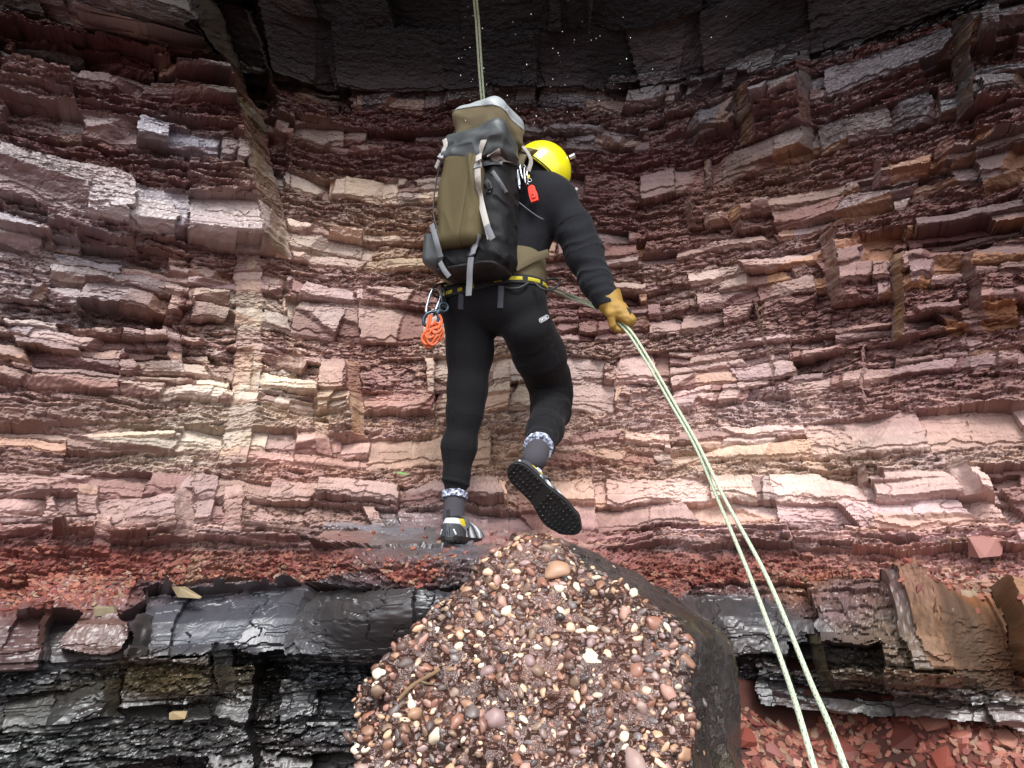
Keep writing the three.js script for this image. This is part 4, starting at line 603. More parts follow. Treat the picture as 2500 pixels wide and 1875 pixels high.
// ---------------------------------------------------------------- helmet
{
  const c = P(1320, 420, 2.72), ax = V(.60, .72, .06).normalize();
  const helmet = thing('helmet', 'bright yellow climbing helmet on the climber\'s bowed head', 'helmet');
  helmet.position.copy(c); helmet.quaternion.setFromUnitVectors(V(0, 1, 0), ax);
  const prof = []; for (let i = 0; i <= 22; i++) { const a = i / 22 * 1.72; prof.push(new THREE.Vector2(Math.sin(a) * .121 + (i > 19 ? (i - 19) * .0012 : 0), Math.cos(a) * .124)); }
  const inner = prof.slice().reverse().map((p) => new THREE.Vector2(Math.max(0, p.x - .006), p.y - .004));
  const g = new THREE.LatheGeometry([...prof, ...inner], 56), p = g.attributes.position;
  for (let i = 0; i < p.count; i++) { const x = p.getX(i), y = p.getY(i), z = p.getZ(i), a = Math.atan2(z, x); if (y < .01) p.setY(i, y + .022 * Math.max(0, Math.cos(2 * a + .8)) * sm(.02, -.02, y) * 1.4); p.setX(i, x * (1 + .02 * Math.cos(3 * a))); }
  g.computeVertexNormals();
  part('shell', g, plain('yellow_plastic', '#e2da1c', .32, { clearcoat: .5, clearcoatRoughness: .25 }), helmet);
  part('rim', new THREE.TorusGeometry(.1225, .003, 8, 60).rotateX(Math.PI / 2).translate(0, -.014, 0), plain('black_rim', '#18191a', .6), helmet);
  part('padding', new THREE.SphereGeometry(.107, 32, 18).scale(1, .92, 1), plain('black_foam', '#101012', .95), helmet);
  for (let k = 0; k < 4; k++) { const a = k * Math.PI / 2 + .5; part('strap', tube([V(Math.cos(a) * .1, -.005, Math.sin(a) * .1), V(Math.cos(a) * .08, -.07, Math.sin(a) * .08), V(0, -.13, 0)], .005), plain('black_webbing', '#151517', .8), helmet); }
  const world = (q) => helmet.worldToLocal(q.clone());
  helmet.updateMatrixWorld(true);
  const q = world(P(1397, 382, 2.70)), lamp = new THREE.CylinderGeometry(.010, .010, .022, 20), cl = part('lamp_clip', lamp, plain('silver_plastic', '#c9ccd0', .25, { metalness: .7 }), helmet);
  cl.position.copy(q); cl.quaternion.setFromUnitVectors(V(0, 1, 0), q.clone().normalize());
  const q2 = world(P(1407, 462, 2.69)); const c2 = part('strap_clip', new RoundedBoxGeometry(.012, .012, .008, 2, .002), plain('grey_plastic', '#9a9c9e', .4), helmet); c2.position.copy(q2);
  part('rivet', new THREE.SphereGeometry(.004, 12, 8).translate(...world(P(1398, 421, 2.66)).multiplyScalar(1.0).toArray()), plain('black_rivet', '#222222', .5), helmet);
  numberParts(helmet);
}
// ---------------------------------------------------------------- harness
const trunkOut = (x, y, z) => Math.min(bones(torso, .09, x, y, z) + 0.002, bones(pelvis, .07, x, y, z)), bodyOut = trunkOut;
const ring = (c, h, off, a0 = 0, a1 = 6.2832, n = 40, tilt = 0) => [...Array(n + 1)].map((_, i) => { const a = lerp(a0, a1, i / n), d = V(Math.cos(a), 0, Math.sin(a)); return outer(c.clone().add(V(0, h, 0)), d, bodyOut, off).add(V(0, tilt * Math.cos(a), 0)); });
{
  const harness = thing('climbing_harness', 'black and yellow climbing harness round the climber\'s hips', 'harness');
  const c = P(1207, 692, 2.76).setY(P(1207, 694, 2.63).y), radial = (p) => V(p.x - c.x, 0, p.z - c.z).normalize();
  const full = ring(c, 0, .003, 0, 6.2832 * 39 / 40, 39, .01), web = plain('black_webbing', '#161618', .8, { bumpMap: weaveBump, bumpScale: .001 }), yel = plain('yellow_webbing', '#a89d1c', .7, { bumpMap: weaveBump, bumpScale: .001 });
  part('waist_belt', ribbon(full, .034, .008, radial, true, 120), web, harness);
  for (const [a0, a1] of [[2.95, 2.68], [2.56, 2.44], [2.34, 2.10], [1.55, 1.40], [1.26, 1.02], [.92, .66], [.56, .3]]) part('yellow_tape', ribbon(ring(c, 0, .0085, a0, a1, 8, .01), (.0145), .003, radial, false, 16), yel, harness);
  const leg = (pts, w, m) => part('leg_strap', ribbon(pts, w, .004, () => V(0, 0, 1)), m, harness);
  const gry = plain('charcoal_webbing', '#3a3d46', .8, { bumpMap: weaveBump, bumpScale: .001 });
  for (const [x, y0, y1] of [[1224, 698, 752], [1128, 705, 755]]) { const a = P(x, y0, 2.5), b = P(x - 3, y1, 2.5); const hit = (p) => { const d = p.clone().sub(EYE).normalize(); let t = 1.8; for (let k = 0; k < 400; k++, t += .004) { const q = EYE.clone().addScaledVector(d, t); if (trouserF(q.x, q.y, q.z) < .004) return q; } return p; }; leg([hit(a), hit(a.clone().lerp(b, .5)), hit(b)], .022, gry); }
  const loop = (pts) => part('gear_loop', tube(pts, .0045, false, 40), plain('black_cord', '#1a1b1d', .6), harness);
  loop([P(1090, 692, 2.72), P(1072, 694, 2.70), P(1058, 702, 2.69), P(1056, 716, 2.69), P(1068, 726, 2.70), P(1088, 724, 2.72)]);
  loop([P(1305, 690, 2.585), P(1325, 706, 2.58), P(1345, 708, 2.60), P(1366, 692, 2.64), P(1362, 682, 2.68), P(1335, 682, 2.70), P(1318, 686, 2.64)]);
  loop([P(1225, 696, 2.60), P(1245, 704, 2.575), P(1270, 702, 2.57), P(1290, 690, 2.585)]);
  numberParts(harness);
  // maker's badge on the thigh
  const cv = document.createElement('canvas'); cv.width = 256; cv.height = 128; const x = cv.getContext('2d'); x.fillStyle = '#141519'; x.fillRect(0, 0, 256, 128);
  x.strokeStyle = '#d9dce2'; x.lineWidth = 9; x.beginPath(); x.roundRect(14, 26, 228, 78, 39); x.stroke(); x.fillStyle = '#e3e5ea'; x.font = 'bold 62px sans-serif'; x.textAlign = 'center'; x.textBaseline = 'middle'; x.setTransform(1, 0, -.15, 1, 10, 0); x.fillText('PETZL', 128, 67, 190);
  const tx = new THREE.CanvasTexture(cv); tx.colorSpace = THREE.SRGBColorSpace;
  const hit = (px, py) => { const d = ray(px, py).normalize(); let t = 1.8; for (let k = 0; k < 600; k++, t += .003) { const q = EYE.clone().addScaledVector(d, t); if (trouserF(q.x, q.y, q.z) < .003) return q; } return EYE.clone().addScaledVector(d, 2.7); };
  const nx = 12, ny = 5, pos = [], uv = [], idx = []; // a patch that follows the cloth
  for (let j = 0; j <= ny; j++) for (let i = 0; i <= nx; i++) { const u = (i / nx - .5) * 28, v = (j / ny - .5) * 15, a = -.52, q = hit(1328 + u * Math.cos(a) - v * Math.sin(a), 778 + u * Math.sin(a) + v * Math.cos(a)); pos.push(q.x, q.y, q.z); uv.push(i / nx, 1 - j / ny); }
  for (let j = 0; j < ny; j++) for (let i = 0; i < nx; i++) { const a = j * (nx + 1) + i; idx.push(a, a + nx + 1, a + 1, a + 1, a + nx + 1, a + nx + 2); }
  const g = new THREE.BufferGeometry(); g.setAttribute('position', new THREE.Float32BufferAttribute(pos, 3)); g.setAttribute('uv', new THREE.Float32BufferAttribute(uv, 2)); g.setIndex(idx); g.computeVertexNormals();
  part('cloth_badge', g, new THREE.MeshStandardMaterial({ map: tx, roughness: .7, name: 'printed_badge' }), person, 'white oval printed badge on the right thigh');
  numberParts(person);
}
// ---------------------------------------------------------------- backpack
const olive = cloth('olive_cordura', '#51482f', { sheen: .1, bumpMap: weaveBump, roughness: .75 }), tan = cloth('tan_cordura', '#615741', { sheen: .1, bumpMap: weaveBump, roughness: .75 }), char_ = cloth('charcoal_cordura', '#101012', { sheen: .1, bumpMap: weaveBump, roughness: .6 }), greyC = cloth('grey_coated_cloth', '#3f4344', { sheen: 0, roughness: .42, bumpMap: weaveBump, bumpScale: .0006, specularIntensity: 1 }), paleC = cloth('pale_grey_coated_cloth', '#93999a', { sheen: 0, roughness: .4, bumpMap: weaveBump, bumpScale: .0006, specularIntensity: 1 });
const strapPale = plain('pale_webbing', '#a39d96', .75, { bumpMap: weaveBump, bumpScale: .001 }), strapGrey = plain('grey_webbing', '#686a6e', .75, { bumpMap: weaveBump, bumpScale: .001 }), buckleM = plain('grey_buckle_plastic', '#9b9c9e', .4), buckleD = plain('dark_buckle_plastic', '#232428', .4);
const pack = thing('backpack', 'olive, grey and black hiking backpack on the climber\'s back', 'backpack');
{
  const b = V(-.5, 0, .866).normalize(); let u = V(.10, 1, -.05); u.addScaledVector(b, -u.dot(b)).normalize(); const r = u.clone().cross(b).normalize();
  const O = P(1258, 540, 2.74).addScaledVector(b, .23), m4 = new THREE.Matrix4().makeBasis(r, u, b).setPosition(O);
  m4.decompose(pack.position, pack.quaternion, pack.scale); pack.updateMatrixWorld(true);
  const inv = m4.clone().invert(), L = (w) => w.clone().applyMatrix4(inv);
  const pk = (px, py, Z) => { const d = ray(px, py), k = (Z - EYE.clone().sub(O).dot(b)) / d.dot(b); return L(EYE.clone().addScaledVector(d, k)); };
  const rbox = (x0, x1, y0, y1, z0, z1, rad) => { const cx = (x0 + x1) / 2, cy = (y0 + y1) / 2, cz = (z0 + z1) / 2, hx = (x1 - x0) / 2 - rad, hy = (y1 - y0) / 2 - rad, hz = (z1 - z0) / 2 - rad; return (x, y, z) => { const a = Math.abs(x - cx) - hx, c = Math.abs(y - cy) - hy, e = Math.abs(z - cz) - hz; return Math.hypot(Math.max(a, 0), Math.max(c, 0), Math.max(e, 0)) + Math.min(0, Math.max(a, c, e)) - rad; }; };
  const mesh = (name, f, lo, hi, mat, cell = .0055, par = pack) => part(name, boxUv(netSurface(f, lo, hi, cell), .04), mat, par);
  const X0 = pk(1052, 520, .1).x, X1 = pk(1210, 520, .1).x, yT = pk(1150, 335, .1).y, yB = pk(1140, 684, -.02).y, yP1 = pk(1110, 356, .13).y, yP0 = pk(1110, 594, .13).y;
  // main bag, wider low down
  const main = rbox(X0, X1, yB, yT, -.10, .085, .055), fm = (x, y, z) => { const k = (y - yB) / (yT - yB), wx = (x - (X0 + X1) / 2) / lerp(1.06, .95, k) + (X0 + X1) / 2; return main(wx, y, z) + .014 * fbm3(x * 11, y * 9, z * 11, 2) + .013 * Math.abs(noise3(x * 20 + y * 14, y * 18, z * 20, 9)); };
  mesh('main_bag', fm, [X0 - .05, yB - .03, -.16], [X1 + .05, yT + .03, .13], char_);
  // front pocket with long folds
  const px0 = pk(1056, 500, .12).x, px1 = pk(1168, 500, .12).x, fp0 = rbox(px0, px1, yP0, yP1, .03, .128, .045);
  const fp = (x, y, z) => { const k = (y - yP0) / (yP1 - yP0), s = lerp(1.0, .80, Math.pow(clamp(k, 0, 1), 2)), c = lerp(px1, px0, .35), xx = (x - c) / s + c; const fold = Math.abs(noise2(x * 26 + y * 5, y * 4, 5)) * .012 * sm(.0, .3, k) + .008 * noise2(x * 14 - y * 6, y * 7, 8); const seam = .004 * Math.exp(-Math.pow((x - lerp(px0, px1, .62) - .10 * (y - yP0)) / .004, 2)); return fp0(xx, y, z) + fold + seam; };
  const pocket = mesh('front_pocket', fp, [px0 - .03, yP0 - .02, .0], [px1 + .03, yP1 + .02, .16], olive, .0045);
  part('zip', tube([pk(1082, 372, .095), pk(1066, 440, .092), pk(1058, 520, .090), pk(1070, 566, .10)].map((p) => p), .0028), plain('dark_zip', '#2b2a24', .6), pocket);
  // side stow pocket at the lower left, and bottom
  mesh('side_pocket', (x, y, z) => rbox(pk(1042, 600, .04).x, X0 + .06, pk(1050, 660, .04).y, pk(1050, 555, .04).y, -.08, .085, .04)(x, y, z) + .006 * fbm3(x * 14, y * 14, z * 14, 3), [X0 - .09, yB - .02, -.12], [X0 + .1, yP0 + .08, .13], greyC);
  mesh('base_panel', (x, y, z) => rbox(X0 - .004, X1 + .004, yB - .006, pk(1140, 628, .1).y, -.105, .105, .055)(x, y, z) + .010 * fbm3(x * 13, y * 13, z * 13, 4) + .010 * Math.abs(noise3(x * 16 - y * 10, y * 22, z * 16, 19)), [X0 - .05, yB - .04, -.16], [X1 + .05, yB + .2, .14], cloth('black_coated_cloth', '#141416', { sheen: 0, roughness: .5, bumpMap: weaveBump, bumpScale: .0008, specularIntensity: .9 }));
  // grey extension collar bulging under the lid
  const cx0 = pk(1073, 330, .11).x, cx1 = pk(1262, 330, .02).x, cy0 = pk(1170, 374, .12).y, cy1 = pk(1150, 292, .12).y, fc0 = rbox(cx0, cx1, cy0, cy1, -.035, .13, .043);
  mesh('collar', (x, y, z) => fc0(x, y + .05 * (x - cx0), z) + .017 * noise3(x * 9 + 1, y * 22, z * 8, 12) + .008 * Math.abs(noise3(x * 20, y * 34, z * 14, 15)), [cx0 - .04, cy0 - .08, -.18], [cx1 + .04, cy1 + .04, .19], greyC, .005);
  // lid
  const lx0 = pk(1098, 285, .1).x, lx1 = pk(1286, 290, -.10).x, ly0 = pk(1180, 330, .1).y, ly1 = pk(1180, 247, .06).y, fl0 = rbox(lx0, lx1, ly0, ly1, -.115, .105, .052);
  const ft = (x, y, z) => { const dip = .03 * Math.pow(Math.max(0, (x - lerp(lx0, lx1, .35)) / (lx1 - lx0)), 2) * (lx1 - lx0); return fl0(x, y + dip, z) + .010 * noise3(x * 10, y * 16, z * 9, 22) + .005 * noise3(x * 22 + y * 20, y * 22, z * 18, 25); };
  const lid = mesh('lid', ft, [lx0 - .04, ly0 - .1, -.19], [lx1 + .04, ly1 + .04, .15], tan, .005);
  mesh('lid_top', (x, y, z) => Math.max(ft(x, y, z) - .0035, -(ft(x, y, z) + .012), ly1 - .050 + .03 * Math.max(0, .5 - (x - lx0) / (lx1 - lx0)) - .045 * Math.pow(Math.max(0, (x - lx0) / (lx1 - lx0) - .5), 1) - y), [lx0 - .04, ly0 - .04, -.19], [lx1 + .04, ly1 + .04, .15], paleC, .004, lid);
  // straps and buckles, laid on the bag
  const surf = (px, py, Z, off = .004) => { const p = pk(px, py, Z + .09), e = L(EYE); const d = p.clone().sub(e).normalize(); let q = e.clone(), t = 1.9; for (let k = 0; k < 500; k++, t += .0025) { q = e.clone().addScaledVector(d, t); if (Math.min(fm(q.x, q.y, q.z), fp(q.x, q.y, q.z), fc0(q.x, q.y + .05 * (q.x - cx0), q.z) + .012, ft(q.x, q.y, q.z)) < off) return q; } return pk(px, py, Z); };
  const out = (p) => V(.05, .05, 1);
  const strap = (pts, w, m, name = 'strap', lab) => part(name, ribbon(pts, w, .0028, out), m, pack, lab);
  const buckle = (px, py, Z, rot, m, s = 1) => { const g = new THREE.Group(); g.name = 'buckle'; pack.add(g); g.position.copy(surf(px, py, Z, .010)); g.rotation.z = rot;
    part('frame', new RoundedBoxGeometry(.030 * s, .022 * s, .009, 2, .003).translate(0, -.012 * s, 0), m, g); part('prong', new RoundedBoxGeometry(.020 * s, .026 * s, .008, 2, .003).translate(0, .010 * s, 0), m, g); part('bar', new RoundedBoxGeometry(.032 * s, .006 * s, .012, 2, .002).translate(0, -.018 * s, .001), m, g); };
  strap([surf(1192, 310, .14), surf(1186, 330, .14), surf(1178, 352, .14, .006), surf(1170, 376, .14, .006), pk(1168, 392, .14)], .0245, strapPale, 'lid_strap', 'pale lid strap over the grey collar');
  buckle(1167, 398, .14, .03, buckleM, 1);
  strap([pk(1166, 412, .14), pk(1167, 440, .135), surf(1170, 470, .12, .006), surf(1176, 500, .12, .008), pk(1186, 540, .118), pk(1197, 582, .125)], .0235, strapPale, 'strap_tail', 'long pale strap tail hanging down the bag');
  strap([pk(1188, 550, .128), pk(1203, 584, .130)], .022, strapGrey, 'strap_end');
  buckle(1080, 376, .10, -.45, buckleM, .85); strap([surf(1085, 340, .1), surf(1088, 355, .1), surf(1082, 368, .1)], .018, strapPale); strap([surf(1072, 392, .08), pk(1064, 410, .07)], .018, strapPale);
  strap([surf(1168, 572, .11, .006), surf(1160, 600, .11, .008), pk(1153, 622, .135)], .022, strapGrey); buckle(1152, 615, .13, -.12, buckleD, .85); strap([pk(1150, 628, .140), pk(1147, 660, .138), pk(1146, 690, .130), pk(1144, 722, .128)], .0225, strapGrey, 'strap_tail');
  strap([surf(1054, 548, .09, .006), surf(1066, 590, .09, .008), pk(1076, 628, .105)], .020, strapGrey); strap([pk(1074, 640, .11), pk(1085, 660, .11), pk(1097, 676, .105)], .018, strapGrey, 'strap_tail'); buckle(1079, 632, .10, -.5, buckleD, .6);
  // right side: compression straps and the haul triangle
  strap([surf(1204, 372, .1, .006), surf(1215, 385, .08, .006), surf(1232, 392, .04, .006)].concat([surf(1262, 402, -.02, .006)]), (t) => lerp(.055, .013, Math.min(1, t * 1.5)), plain('taupe_webbing', '#7d726c', .8, { bumpMap: weaveBump, bumpScale: .001 }), 'side_gusset');
  strap([surf(1202, 418, .1, .006), surf(1220, 444, .07, .006), surf(1236, 470, .03, .006)], .014, strapGrey); strap([surf(1192, 470, .1, .006), surf(1196, 458, .1, .006), surf(1186, 440, .1, .006)], .02, buckleD); buckle(1196, 455, .1, .1, buckleD, .7);
  strap([surf(1180, 400, .12, .006), surf(1200, 396, .11, .006), surf(1226, 396, .06, .006)], .022, buckleD);
  // things built in the world's axes: hip belt, shoulder straps, cord
  const w = (name, geo, m, lab) => { geo.applyMatrix4(inv); return part(name, geo, m, pack, lab); };
  const hb = P(1218, 642, 2.75).setY(P(1212, 638, 2.63).y), rad = (p) => V(p.x - hb.x, 0, p.z - hb.z).normalize();
  w('hip_belt', ribbon(ring(hb, -.012, .010, 1.35, -1.2, 26), (t) => .115 - .05 * t * t, .016, rad, false, 50), tan); w('hip_belt', ribbon(ring(hb, -.012, .010, 2.1, 4.3, 26), (t) => .115 - .05 * t * t, .016, rad, false, 50), tan);
  w('belt_strap', ribbon([outer(hb.clone().add(V(0, -.055, 0)), V(Math.cos(1.25), 0, Math.sin(1.25)), bodyOut, .030), outer(hb.clone().add(V(0, .0, 0)), V(Math.cos(.85), 0, Math.sin(.85)), bodyOut, .032), outer(hb.clone().add(V(0, .035, 0)), V(Math.cos(.55), 0, Math.sin(.55)), bodyOut, .030)], .03, .004, rad), tan);
  w('shoulder_strap', ribbon([P(1262, 408, 2.57), P(1270, 385, 2.57), P(1284, 370, 2.59), P(1306, 368, 2.62), P(1332, 380, 2.66), P(1352, 402, 2.74), P(1345, 470, 2.88)], .045, .012, (p) => V(.15, .8, .6)), tan);
  w('shoulder_strap', ribbon([P(1215, 400, 2.66), P(1212, 372, 2.72), P(1225, 372, 2.82), P(1240, 400, 2.95), P(1245, 470, 3.05)], .055, .016, (p) => V(-.1, 1, .2)), tan);
  w('lift_strap', ribbon([P(1268, 352, 2.55), P(1283, 366, 2.56), P(1296, 392, 2.575), P(1290, 418, 2.585)], .016, .003, () => V(.3, .4, 1)), strapPale);
  w('side_cord', tube([P(1238, 470, 2.565), P(1262, 490, 2.56), P(1290, 512, 2.565), P(1312, 528, 2.575), P(1326, 535, 2.585)], .0016), plain('grey_cord', '#77787c', .7));
  numberParts(pack);
}
// ---------------------------------------------------------------- hardware
const steel = plain('polished_steel', '#b9bec4', .22, { metalness: 1 }), darkAl = plain('anodised_blue_grey', '#46565f', .3, { metalness: .9 });
function carabiner(top, bottom, side, w, r, mat, name, label, group) {
  const g = thing(name, label, 'carabiner', group), y = top.clone().sub(bottom), h = y.length(); y.normalize(); const z = side.clone(); z.addScaledVector(y, -z.dot(y)).normalize(); const x = y.clone().cross(z).normalize();
  new THREE.Matrix4().makeBasis(x, y, z).setPosition(bottom).decompose(g.position, g.quaternion, g.scale);
  part('frame', tube([V(-w * .5, h * .25, 0), V(-w * .48, h * .75, 0), V(-w * .3, h * .97, 0), V(w * .1, h, 0), V(w * .42, h * .86, 0), V(w * .45, h * .76, 0)], r, false, 50), mat, g);
  part('frame', tube([V(-w * .5, h * .25, 0), V(-w * .38, h * .05, 0), V(0, 0, 0), V(w * .30, h * .06, 0), V(w * .38, h * .2, 0)], r, false, 40), mat, g);
  part('gate', tube([V(w * .38, h * .2, 0), V(w * .45, h * .77, 0)], r * .75, false, 8), mat, g);
  part('locking_sleeve', new THREE.CylinderGeometry(r * 1.55, r * 1.55, h * .3, 16).rotateZ(-.12).translate(w * .41, h * .42, 0), mat, g);
  numberParts(g); return g;
}
carabiner(P(1068, 706, 2.67), P(1050, 770, 2.66), V(.5, 0, .9), .045, .0052, steel, 'carabiner', 'polished silver locking carabiner hanging from the left gear loop, holding the figure-eight descender');
carabiner(P(1081, 698, 2.685), P(1085, 756, 2.68), V(.95, 0, .3), .04, .005, plain('dark_metal', '#4a4b4f', .35, { metalness: .9 }), 'carabiner', 'dark grey carabiner seen edge-on beside the left hip');
carabiner(P(1276, 402, 2.565), P(1283, 440, 2.555), V(.6, 0, .8), .032, .004, steel, 'carabiner', 'silver carabiner clipped high on the right shoulder strap above the whistle');
carabiner(P(1283, 410, 2.56), P(1286, 452, 2.55), V(.9, 0, .5), .026, .0035, steel, 'carabiner', 'small silver carabiner with a yellow tag just above the whistle');
carabiner(P(1265, 415, 2.555), P(1268, 464, 2.55), V(.95, 0, .25), .022, .0035, plain('grey_metal', '#8a8c90', .3, { metalness: 1 }), 'carabiner', 'narrow grey carabiner hanging left of the whistle, seen edge-on');
{
  const g = thing('key_tag', 'tiny yellow tag between the small carabiner and the whistle', 'tag'); const p = P(1290, 432, 2.548); g.position.copy(p);
  part('tape', new RoundedBoxGeometry(.011, .016, .006, 2, .0015), plain('yellow_tape', '#b8a53c', .6), g); part('ring', new THREE.TorusGeometry(.007, .0012, 8, 20).translate(.005, -.014, 0), steel, g);
}
{ // figure-eight descender
  const g = thing('descender', 'dark blue-grey figure-eight descender hanging at the left hip', 'descender'); const c1 = P(1052, 779, 2.655), c2 = P(1083, 750, 2.66), y = c2.clone().sub(c1), l = y.length(); y.normalize(); const z = V(.45, .15, .88); z.addScaledVector(y, -z.dot(y)).normalize();
  new THREE.Matrix4().makeBasis(y.clone().cross(z), y, z).setPosition(c1).decompose(g.position, g.quaternion, g.scale);
  part('large_ring', new THREE.TorusGeometry(.029, .0062, 12, 36).scale(.85, 1.1, 1), darkAl, g); part('small_ring', new THREE.TorusGeometry(.0165, .0058, 12, 30).translate(0, l, 0), darkAl, g);
  part('neck', new THREE.CapsuleGeometry(.0075, .014, 6, 12).scale(1.3, 1, .8).translate(0, (l + .014) / 2, 0), darkAl, g);
}
{ // knotted orange cord
  const g = thing('cord', 'knotted bundle of orange cord hanging from the figure-eight descender', 'cord'); const c = P(1054, 812, 2.64); g.position.copy(c);
  const om = plain('orange_cord', '#cf6238', .75, { bumpMap: weaveBump, bumpScale: .001 }), k = .0015; const T = (pts) => part('cord_strand', tube(pts.map(([x, y, z]) => V((x - 1054) * k, (812 - y) * k, z * .001)), .0045, false, 60), om, g);
  T([[1046, 768, 4], [1044, 790, 8], [1041, 808, 10], [1034, 818, 10], [1031, 832, 8], [1040, 843, 8], [1056, 840, 10], [1066, 826, 14], [1076, 818, 8], [1080, 806, 0], [1072, 796, -4]]);
  T([[1052, 766, 0], [1049, 790, 2], [1046, 812, 2], [1040, 822, 16], [1048, 830, 20], [1060, 824, 18], [1058, 812, 12], [1050, 806, 10], [1042, 812, 6], [1036, 828, 2], [1044, 846, 0], [1060, 842, 0]]);
  T([[1072, 766, 0], [1078, 778, 4], [1077, 795, 8], [1066, 800, 14], [1058, 808, 20], [1062, 818, 22], [1074, 812, 16], [1078, 800, 8], [1072, 790, 4], [1060, 794, 0]]);
  T([[1060, 780, -6], [1056, 800, -4], [1054, 820, 0], [1062, 834, 4], [1072, 830, 6], [1074, 816, 10], [1066, 806, 12], [1056, 800, 8], [1060, 790, 2]]);
  T([[1036, 812, -8], [1030, 826, -6], [1036, 842, -4], [1048, 850, -2], [1064, 838, 0], [1078, 826, -4], [1082, 808, -8]]);
  T([[1054, 796, 14], [1064, 790, 16], [1074, 794, 14], [1070, 804, 18], [1060, 806, 22], [1050, 818, 22], [1044, 834, 16], [1056, 846, 10], [1070, 836, 4]]);
  numberParts(g);
}
{ // whistle
  const g = thing('whistle', 'bright orange safety whistle hanging on the right shoulder', 'whistle'); const c = P(1301, 474, 2.545); g.position.copy(c); g.rotation.set(.1, -.3, .22);
  const om = plain('orange_plastic', '#f0361a', .4), s = new THREE.Shape(); s.moveTo(-.012, -.03); s.lineTo(.014, -.03); s.lineTo(.0165, -.004); s.lineTo(.012, .014); s.absarc(0, .022, .0125, 0, Math.PI); s.lineTo(-.014, -.004); s.closePath();
  const h = new THREE.Path(); h.absellipse(0, .022, .0065, .007, 0, 6.2832); s.holes.push(h);
  part('whistle_body', new THREE.ExtrudeGeometry(s, { depth: .008, bevelEnabled: true, bevelThickness: .002, bevelSize: .0015, bevelSegments: 3 }).translate(0, 0, -.004), om, g);
  part('air_chamber', new RoundedBoxGeometry(.017, .022, .012, 3, .003).translate(.002, -.010, .006), om, g); part('slot', new RoundedBoxGeometry(.009, .005, .004, 1, .001).translate(.002, -.008, .0115), plain('dark_slot', '#5c120a', .7), g);
}
// ---------------------------------------------------------------- ropes
{
  const N = 128, c = document.createElement('canvas'); c.width = c.height = N; const x = c.getContext('2d'); x.fillStyle = '#a3b094'; x.fillRect(0, 0, N, N);
  for (let k = 0; k < 16; k++) for (let j = 0; j < 16; j++) { x.fillStyle = (k + j) % 2 ? '#94a385' : '#b4bfa6'; x.fillRect(k * 8, j * 8, 8, 8); }
  x.fillStyle = '#2d4038'; for (const [a, b] of [[10, 12], [34, 40], [74, 12], [98, 40], [10, 76], [34, 104], [74, 76], [98, 104]]) { x.fillRect(a, b, 14, 9); }
  const t = new THREE.CanvasTexture(c); t.colorSpace = THREE.SRGBColorSpace; t.wrapS = t.wrapT = THREE.RepeatWrapping;
  const rope = (label, pts, n) => { const cv = new THREE.CatmullRomCurve3(pts, false, 'centripetal'), len = cv.getLength(), g = new THREE.TubeGeometry(cv, n, .0047, 12); const uv = g.attributes.uv; for (let i = 0; i < uv.count; i++) uv.setXY(i, uv.getX(i) * len / .05, uv.getY(i) * 2); const m = new THREE.MeshPhysicalMaterial({ map: t, roughness: .8, bumpMap: t, bumpScale: .0008, sheen: .2, name: 'rope_sheath' }); tag(part('rope', g, m, scene), label, 'rope', null); };
  const top = (o0) => { const o = o0 * .8; return [V(-.02 + o, 9, -2.15), V(-.06 + o, 4.6, -2.26), V(-.09 + o, 4.38, -2.36), P(1160 + o * 700, -30, 2.60), P(1166 + o * 700, 60, 2.72), P(1178 + o * 700, 235, 2.9), P(1200 + o * 500, 420, 3.02), P(1255 + o * 300, 640, 3.06)]; };
  const low = (o) => [P(1300, 706 + o, 2.98), P(1345, 706 + o, 2.86), P(1400, 726 + o, 2.72), P(1455, 748 + o * .9, 2.575), P(1485, 765 + o * .6, 2.55)];
  rope('pale green speckled climbing rope strand, the left of the two below the glove', [...top(-.006), ...low(5), P(1508, 787, 2.535), P(1532, 812, 2.51), P(1575, 878, 2.44), P(1637, 985, 2.32), P(1697, 1090, 2.17), P(1757, 1230, 1.98), P(1828, 1400, 1.74), P(1917, 1640, 1.42), P(1990, 1880, 1.17), V(.5, .5, -.9), V(.55, .34, -.6), V(.7, .33, -.4)], 500);
  rope('pale green speckled climbing rope strand, the right of the two below the glove', [...top(.006), ...low(-3), P(1514, 782, 2.525), P(1540, 808, 2.50), P(1583, 874, 2.43), P(1645, 981, 2.31), P(1704, 1085, 2.16), P(1768, 1215, 1.96), P(1868, 1400, 1.70), P(1977, 1660, 1.38), P(2066, 1880, 1.16), V(.56, .5, -.9), V(.62, .34, -.6), V(.8, .33, -.3)], 500);
}
// ---------------------------------------------------------------- dripping water
{
  rngState = 555; const g = new THREE.SphereGeometry(1, 10, 8), m = new THREE.MeshPhysicalMaterial({ color: 0xffffff, roughness: .05, transmission: .4, thickness: .01, ior: 1.33, name: 'water' }), N = 75, im = new THREE.InstancedMesh(g, m, N), M = new THREE.Matrix4();
  for (let i = 0; i < N; i++) { const px = 1120 + 420 * Math.pow(rnd(), 1.2) + (rnd() < .12 ? 250 * rnd() : 0), py = rr(-20, 300), d = rr(2.2, 2.9), s = rr(.0007, .002); im.setMatrixAt(i, M.compose(P(px, py, d), new THREE.Quaternion(), V(s, s * rr(1, 1.6), s))); }
  im.name = 'water_drops'; scene.add(tag(im, 'falling drops of water in front of the dark roof above', 'water drops', null, 'stuff'));
}
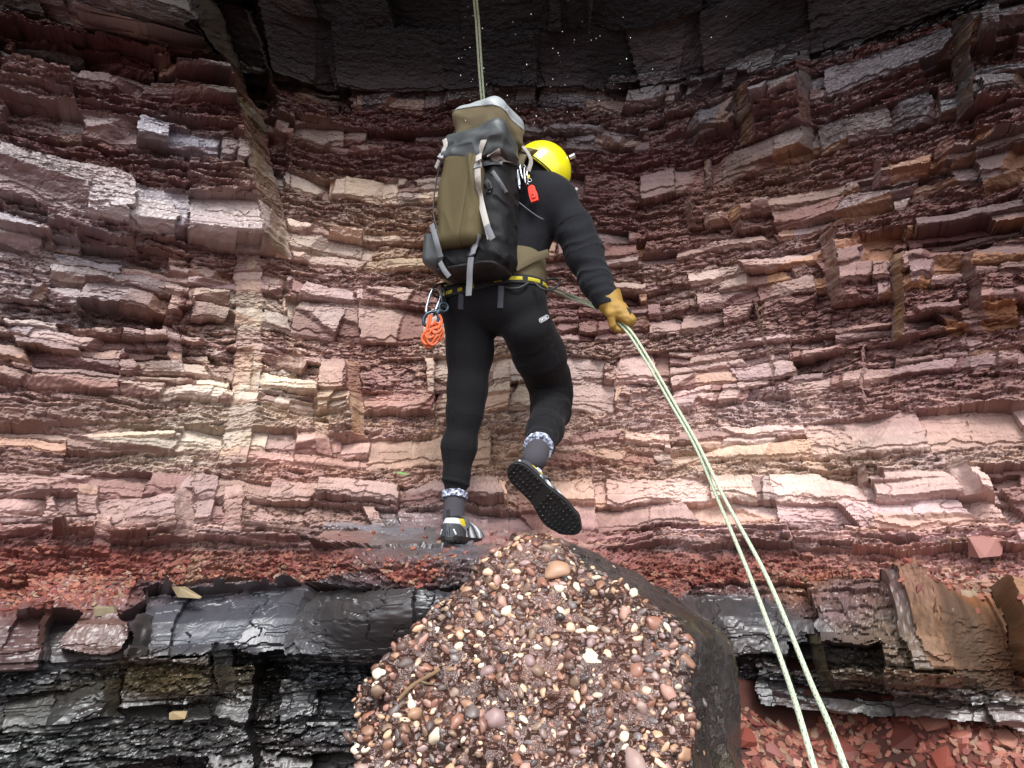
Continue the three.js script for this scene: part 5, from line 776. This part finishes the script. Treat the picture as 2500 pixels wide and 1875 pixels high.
// ---------------------------------------------------------------- loose slate plates under the climber's foot
{
  rngState = 77; const sm_ = plain('grey_slate', '#4f4f55', .45, { bumpMap: rockBump, bumpScale: .003 }), q = new THREE.Quaternion();
  [[1075, 1326, 2.80, .11, .010], [1150, 1322, 2.86, .10, .009], [1128, 1336, 2.74, .09, .009], [1010, 1318, 2.88, .09, .009]].forEach(([px, py, d, s, t], i) => {
    const m = part('slate_slab', fragments[(i * 5) % 12], sm_, cliff); m.position.copy(P(px, py, d)); m.scale.set(s, t / .25, s * .8); m.rotation.set(rr(-.05, .12), rr(-.5, .5), rr(-.06, .06)); });
  cliff.children.filter((o) => o.name === 'slate_slab').forEach((o, i) => { if (i) o.name = 'slate_slab_' + String(i).padStart(3, '0'); });
}

{ // single stones on the ledges
  const on = (px, py, off = .02) => { const [x, y] = onWall(px, py), r = rock(x, y); return V(x, y, zBase(x, y) + r.d * .9 + off); };
  const stone = (name, label, px, py, sx, sy, sz, rot, color, k, off) => { const m = part(name, fragments[k], plain('ledge_stone', color, .65, { bumpMap: rockBump, bumpScale: .003 }), scene); tag(m, label, 'rock'); m.position.copy(on(px, py, off)); m.scale.set(sx, sy / .25, sz); m.rotation.set(...rot); return m; };
  stone('stone_block', 'pale pink stone block lying on the rubble ledge near the right edge', 2405, 1335, .085, .028, .06, [.1, .2, .03], '#94675f', 3, .05);
  stone('ledge_stone', 'small flat tan stone lying alone on the black wet ledge at lower left', 460, 1735, .032, .010, .02, [.1, .3, .05], '#93805e', 5, .03);
  stone('ledge_stone', 'olive grey flat stone among the red chips at the left end of the rubble ledge', 270, 1490, .05, .012, .03, [.2, .5, -.05], '#7a7058', 7, .04);
  stone('ledge_stone', 'greenish tan slab on the red rubble above the big wet slate face', 445, 1445, .07, .016, .04, [.15, -.2, -.04], '#85755a', 9, .04);
  const s = new THREE.Shape(); s.moveTo(-.03, 0); s.quadraticCurveTo(-.01, .011, .03, .001); s.quadraticCurveTo(0, -.010, -.03, 0);
  const leaf = part('leaf', new THREE.ExtrudeGeometry(s, { depth: .001, bevelEnabled: false, curveSegments: 8 }), plain('green_leaf', '#5f8f3a', .6), scene); tag(leaf, 'single small green leaf lying on the ledge left of the climber\'s knee', 'leaf'); leaf.position.copy(on(985, 1158, .035)); leaf.rotation.set(-.5, 0, -.25);
}
renderer.render(scene, camera);
